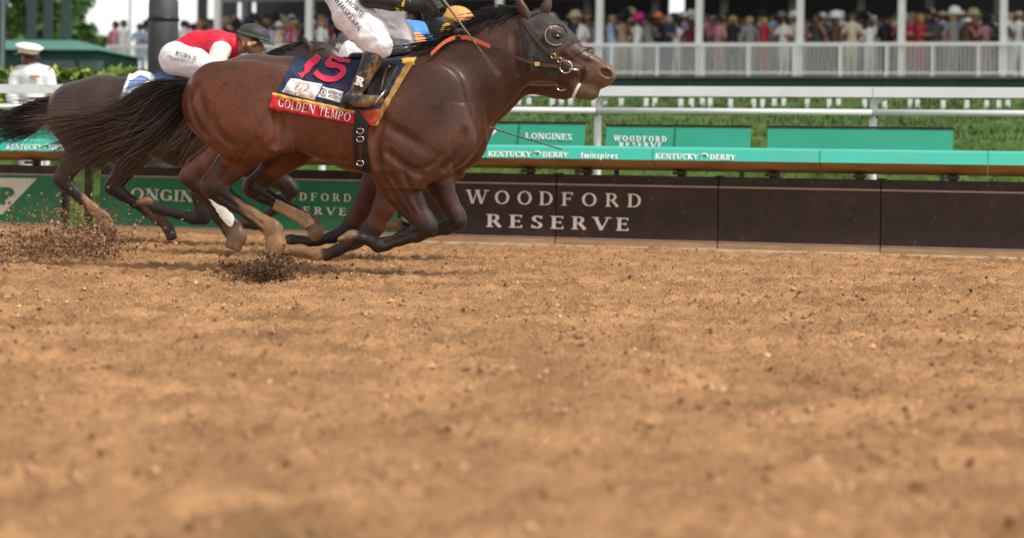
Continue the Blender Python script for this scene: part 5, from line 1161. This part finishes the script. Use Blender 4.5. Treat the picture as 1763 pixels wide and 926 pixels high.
for a, b in zip(fe[:-1], fe[1:]):
    x0, x1 = xs_(a), xs_(b); f_ = MB().box(x0, x1, -.03, .03, ZR-.07, ZR+.03).build('handrail', M_WPAINT, gs); MB().box(x0-.04, x0+.04, -.045, .045, ZP, ZR-.075).build('railing_post', M_WPAINT, f_)
    MB().box(x0, x1, -.02, .02, ZP+.06, ZP+.11).build('bottom_bar', M_WPAINT, f_); m = MB()
    for x in np.arange(x0 + .1, x1 - .05, .115): m.box(x-.016, x+.016, -.015, .015, ZP+.11, ZR-.07)
    kind(m.build('balusters', M_WPAINT, f_), 'stuff')
# spectators
M_OBJ = mat('spectator_clothes', (0,0,0), .8, .12, 3, objcol=True); SK = {'pale': M_SKIN, 'brown': M_SKIND}
def proto(nm, pose):
    f = Field((-.45, -.35, -.05), (.45, .35, 1.85), .03)
    f.cap([(0,0,.98,.15),(0,0,1.2,.14),(0,0,1.38,.15)], .04, 2); f.cap([(-.16,0,1.40,.075),(.16,0,1.40,.075)], .04, 2)
    for sg in (-1, 1):
        f.cap([(sg*.09,0,.92,.11),(sg*.1,.02,.5,.075),(sg*.1,0,.08,.05),(sg*.1,-.12,.04,.045)], .03, 2)
        el = {0: (sg*.27,0,1.12,.05), 1: (sg*.28,-.1,1.15,.05), 2: (sg*.3,-.05,1.18,.05)}[pose]; ha = {0: (sg*.26,-.1,.88,.045), 1: (sg*.12,-.28,1.2,.045), 2: (sg*.2,-.22,1.48,.045) if sg > 0 else (sg*.24,-.15,.95,.045)}[pose]
        f.cap([(sg*.2,0,1.38,.065), el], .03, 2); f.cap([el, ha], .02, 1)
    f.cap([(0,0,1.45,.06),(0,-.01,1.56,.06)], .02, 1); f.cap([(0,.01,1.66,.10),(0,-.02,1.62,.085)], .02, 1); f.cap([(0,-.11,1.63,.018),(0,-.12,1.60,.02)], .015, 1)
    V, Q, ids = f.mesh(2); mi = (ids[Q[:, 0]] == 1).astype(int); return V, Q, mi
PR = [proto('p', k) for k in range(3)]; PM = {}
def person_mesh(k, sk):
    if (k, sk) not in PM: o = mesh_np('body', *PR[k][:2], [M_OBJ, SK[sk]], None, True, PR[k][2]); PM[(k, sk)] = o.data; bpy.data.objects.remove(o)
    return PM[(k, sk)]
def simple(m): o = m.build('x', M_OBJ, None, True); d = o.data; bpy.data.objects.remove(o); return d
HAIR = simple(MB().lathe([(.0,1.785),(.06,1.775),(.105,1.73),(.122,1.67),(.118,1.60),(.10,1.545),(.07,1.53)], 0, .025, 14))
HATS = {'wide-brimmed hat': simple(MB().lathe([(.0,1.84),(.07,1.835),(.10,1.80),(.112,1.73),(.25,1.70),(.26,1.69),(.25,1.685),(.10,1.70)], 0, .0, 18)), 'cap': simple(MB().lathe([(.0,1.80),(.08,1.785),(.112,1.74),(.118,1.69),(.14,1.685),(.10,1.68)], 0, -.01, 16)), 'flowered hat': simple(MB().lathe([(.0,1.95),(.09,1.93),(.16,1.87),(.15,1.80),(.20,1.76),(.28,1.73),(.20,1.70),(.08,1.70)], .03, 0, 12))}
CLO = [('white', (.75,.74,.72)), ('pale blue', (.35,.45,.62)), ('navy', (.02,.03,.07)), ('black', (.012,.012,.014)), ('pink', (.5,.22,.26)), ('grey', (.22,.22,.23)), ('red', (.42,.03,.05)), ('cream', (.62,.54,.40)), ('burgundy', (.14,.01,.03)), ('light green', (.28,.42,.22)), ('tan', (.38,.25,.15)), ('lilac', (.42,.34,.52))]
DULL = [('black', (.012,.012,.014)), ('navy', (.02,.03,.07)), ('grey', (.22,.22,.23)), ('dark grey', (.05,.05,.052)), ('brown', (.09,.05,.03)), ('black', (.012,.012,.014)), ('grey', (.22,.22,.23)), ('white', (.75,.74,.72))]
HC = [('straw', (.45,.36,.22)), ('white', (.75,.73,.7)), ('black', (.015,.015,.015)), ('magenta', (.62,.02,.22)), ('navy', (.02,.03,.08)), ('orange', (.65,.22,.05))]; HR = [('dark', (.015,.011,.009)), ('brown', (.07,.035,.018)), ('blond', (.35,.22,.09)), ('grey', (.3,.29,.28))]
COLS = [150, 372, 530, 690, 858, 1031, 1203, 1377, 1552, 1728, 1990]; NTH = ['left of the first', 'right of the first', 'right of the second', 'right of the third', 'right of the fourth', 'right of the fifth', 'right of the sixth', 'right of the seventh', 'right of the eighth', 'right of the ninth']
ROWN = ['at railing', 'second row', 'third row', 'fourth row', 'back row']
def spectator(px, row, clo=None, hat=None, hair=None, pose=None, y=None):
    y = .55 + row * 1.0 + random.uniform(-.12, .12) if y is None else y; x = xs_(px, 60, y); z = ZP if row == 0 else ZP + .09 * row + .004
    c = clo or random.choice(CLO + DULL); sk = random.choice(('pale', 'pale', 'brown')); bay = sum(px > k for k in COLS[1:])
    hd = hat if hat is not None else (None if random.random() < .68 else (random.choice(list(HATS)), random.choice(HC[:3] + HC[:3] + HC[4:5]))); hr = hair or random.choice(HR)
    lab = f"spectator in {c[0]}, {(hd[1][0] + ' ' + hd[0]) if hd else hr[0] + ' hair'}, {ROWN[row]}, {NTH[min(bay, 9)]} column"
    t = thing('person', lab, 'person', STAND, (x, y, z), 'spectators in the grandstand'); t.rotation_euler[2] += random.uniform(-.5, .5); sc_ = random.uniform(.93, 1.06); t.scale = (sc_,) * 3
    def ch(nm, d, col): o = bpy.data.objects.new(nm, d); C.objects.link(o); o.parent = t; o.color = (*col, 1); return o
    ch('body', person_mesh(random.randrange(3) if pose is None else pose, sk), c[1]); ch('hair', HAIR, hr[1])
    if hd: ch('hat', HATS[hd[0]], hd[1][1])
spectator(1098, 0, CLO[0], ('flowered hat', HC[3])); spectator(1133, 0, CLO[3], ('wide-brimmed hat', HC[5])); spectator(1165, 0, CLO[0], None, HR[0]); spectator(1190, 0, CLO[8], None, HR[1]); spectator(1052, 0, CLO[1], None, HR[2]); spectator(1070, 0, CLO[10], ('wide-brimmed hat', HC[2])); spectator(480, 0, CLO[7], ('wide-brimmed hat', HC[1])); spectator(508, 0, CLO[11], ('cap', HC[0]))
for row in range(5):
    for lo_, hi_, st_ in ((318, 560, 21), (560, 880, 40), (884, 1046, 17), (1204, 1790, 29)):
        if lo_ == 1204 and row == 4: continue
        for px in np.arange(lo_ + row * 7, hi_, st_): spectator(px + random.uniform(-5, 5), row)
    if row:
        for px in np.arange(1050 + row * 5, 1204, 17): spectator(px + random.uniform(-5, 5), row)
for px in (1118, 1150): spectator(px, 0)
for px, c in ((198, CLO[4]), (212, CLO[0]), (240, CLO[1]), (252, CLO[1])): spectator(px, 0, c)

# ------------------------------------------------------------------ the officer in white
of = RAIL.hit(56, 240, 3.4); OX = Frame(RAIL.world(of)[0], RAIL.world(of)[1], 0); k_ = OX.scale(50, 100); M_UNI = mat('white_uniform', (.80,.80,.80), .7, .05, 8, .25, 25)
ofc = Figure(OX, (0, 0, 0), 'person', 'officer in white uniform and peaked cap standing behind the white rail', .016)
ofc.px('ja', [(56,132,22,0),(56,168,19,0),(56,192,21,0)], .03).px('ja', [(34,128,12,0),(78,128,12,0)], .04).px('ja', [(30,132,11,0),(22,168,9,-.02),(26,200,8,-.06)], .02).px('ja', [(82,132,11,0),(90,168,9,-.02),(86,200,8,-.06)], .02)
ofc.px('tr', [(48,200,14,0),(47,270,11,0),(47,335,9,0)], .03).px('tr', [(66,200,14,0),(67,270,11,0),(67,335,9,0)], .03)
hz_ = OX.hit(47, 345)[2]
for x in (47, 67): ofc.add('sh', [(OX.hit(x,340)[0], .02, .05, .05), (OX.hit(x,340)[0], -.16, .045, .042)], .02); ofc.add('tr', [(*OX.hit(x,335), .058), (OX.hit(x,340)[0], 0, .1, .055)], .02)
ofc.px('sk', [(51,118,9,0),(49,110,9,0)], .02).px('sk', [(50,98,13.5,0),(48,106,11,-.02)], .02).add('sk', [(*(OX.hit(45,100) + (0,-.09,0)), .014), (*(OX.hit(44.5,104) + (0,-.1,0)), .016)], .012)
for x, sg in ((26, -1), (86, 1)):
    c = OX.hit(x, 210, -.07); ofc.add('sk', [(*(c + (0,0,.03)), .036), (*(c - (0,0,.03)), .034)], .015)
    for i in range(4): ofc.add('sk', [(*(c + ((i-1.5)*.016, -.01, -.05)), .011), (*(c + ((i-1.5)*.016, -.022, -.085 - .008*(i in (1,2)))), .0095)], .005)
    ofc.add('sk', [(*(c + (-sg*.03, -.02, .0)), .012), (*(c + (-sg*.04, -.035, -.045)), .010)], .006)
ofc.build('body', None, M_SKIND, 0, body=True); ofc.build('jacket', ['ja'], M_UNI, .014, .002); ofc.build('trousers', ['tr'], M_UNI, .014, .002); ofc.build('shoes', ['sh'], M_WPAINT, .008)
c = OX.hit(49, 93); m = MB(); m.lathe([(.0,.10),(.10,.105),(.150,.085),(.155,.07),(.112,.035),(.108,.03)], 0, 0, 24); o = ofc.mb(m, 'cap_crown', M_UNI); o.location = c; o.rotation_euler = (R(10), R(8), 0)
m = MB(); m.lathe([(.108,-.012),(.111,-.01),(.112,.036),(.108,.038)], 0, 0, 24); o2_ = ofc.mb(m, 'cap_band', M_BRASS); o2_.location = c; o2_.rotation_euler = (R(10), R(8), 0)
m = MB()
for t0, t1 in zip(np.linspace(3.5, 5.9, 10)[:-1], np.linspace(3.5, 5.9, 10)[1:]):
    f_ = lambda t, r, z: (math.cos(t)*r, math.sin(t)*r, z); m.quad(f_(t0,.108,0), f_(t1,.108,0), f_(t1,.165,-.03), f_(t0,.165,-.03)); m.quad(f_(t0,.165,-.034), f_(t1,.165,-.034), f_(t1,.108,-.004), f_(t0,.108,-.004))
o3_ = ofc.mb(m, 'peak', M_LEATH); o3_.location = c; o3_.rotation_euler = (0, R(8), 0)
for x in (33, 79): q_ = OX.hit(x, 119, -.02); MB().box(q_[0]-.06, q_[0]+.06, q_[1]-.05, q_[1]+.05, q_[2]-.012, q_[2]+.014, dx=.0).build('shoulder_board', M_YEL, ofc.root)
q_ = OX.hit(60, 132, -.165); MB().box(q_[0]-.05, q_[0]+.05, q_[1]-.012, q_[1]+.01, q_[2]-.014, q_[2]+.014).build('medal_bar', M_ORPR, ofc.root)

# ------------------------------------------------------------------ thrown dirt
def clods(name, label, P, size, cols):
    n = len(P); U = np.array([(1,0,0),(-1,0,0),(0,1,0),(0,-1,0),(0,0,1),(0,0,-1)], float); T = np.array([(0,2,4),(2,1,4),(1,3,4),(3,0,4),(2,0,5),(1,2,5),(3,1,5),(0,3,5)])
    s_ = size[:, None, None] * rng.uniform(.5, 1.4, (n, 6, 1)); V = P[:, None] + U[None] * s_ + rng.normal(0, .25, (n, 6, 3)) * size[:, None, None]; F_ = (np.arange(n)[:, None, None] * 6 + T[None]).reshape(-1, 3)
    cc = np.array(cols)[rng.integers(0, len(cols), n)] * rng.uniform(.7, 1.3, (n, 1)); return kind(mesh_np(name, V.reshape(-1, 3), F_, mat('clods', (0,0,0), .95, .3, 40, attr=True, spec=.1), None, False, None, np.repeat(cc, 6, 0)), 'stuff', label)
def cloud(fr, spec, n, smin, smax):
    P, S_ = [], []
    for cx, cy, sx, sy, yl, sl_, w in spec:
        k = int(n * w); x, y, l_ = rng.normal(cx, sx, k), rng.normal(cy, sy, k), rng.normal(yl, sl_, k); H = np.array([fr.hit(a, b, c) for a, b, c in zip(x, y, l_)]); P.append(H[H[:, 2] > .008]); 
    P = fr.world(np.concatenate(P)); return P, smin * (smax / smin) ** (rng.random(len(P)) ** 3.0)
CB = ((.20,.11,.06),(.13,.07,.042),(.32,.18,.095),(.09,.05,.033),(.38,.22,.12))
P, S_ = cloud(H2, [(150,424,34,18,-1.9,.4,.30),(100,430,50,18,-2.1,.4,.26),(20,438,46,16,-2.3,.4,.22),(110,400,75,28,-1.2,.4,.26)], 20000, .0012, .014); clods('thrown_dirt', 'spray of dirt flung up behind the dark brown horse\'s hind hooves', P, S_, CB)
P, S_ = cloud(H1, [(458,472,19,9,-.75,.1,.5),(424,470,30,12,-.75,.14,.24),(474,458,16,13,-.6,.1,.18),(500,462,50,11,-.5,.2,.12)], 9000, .0012, .012); clods('thrown_dirt', 'dark clump of dirt bursting under the leading horse\'s hind hoof', P, S_, ((.07,.04,.025),(.11,.06,.035),(.05,.03,.02),(.18,.10,.055)))
n = 42000; X = rng.uniform(-4.2, 6.4, n); Y = 3.4 + 13 * rng.random(n) ** 1.2; t_ = (X - RAIL.o[0]) * RAIL.l[0] + (Y - RAIL.o[1]) * RAIL.l[1]; kq = t_ < -.2; X, Y = X[kq], Y[kq]
clods('track_crumbs', 'loose crumbs of soil lying on the track', np.stack([X, Y, dirt_h(X, Y) + .002], -1), .0028 * (5.5 ** (rng.random(len(X)) ** 2.2)), ((.34,.19,.10),(.20,.11,.06),(.42,.24,.13),(.46,.27,.145)))
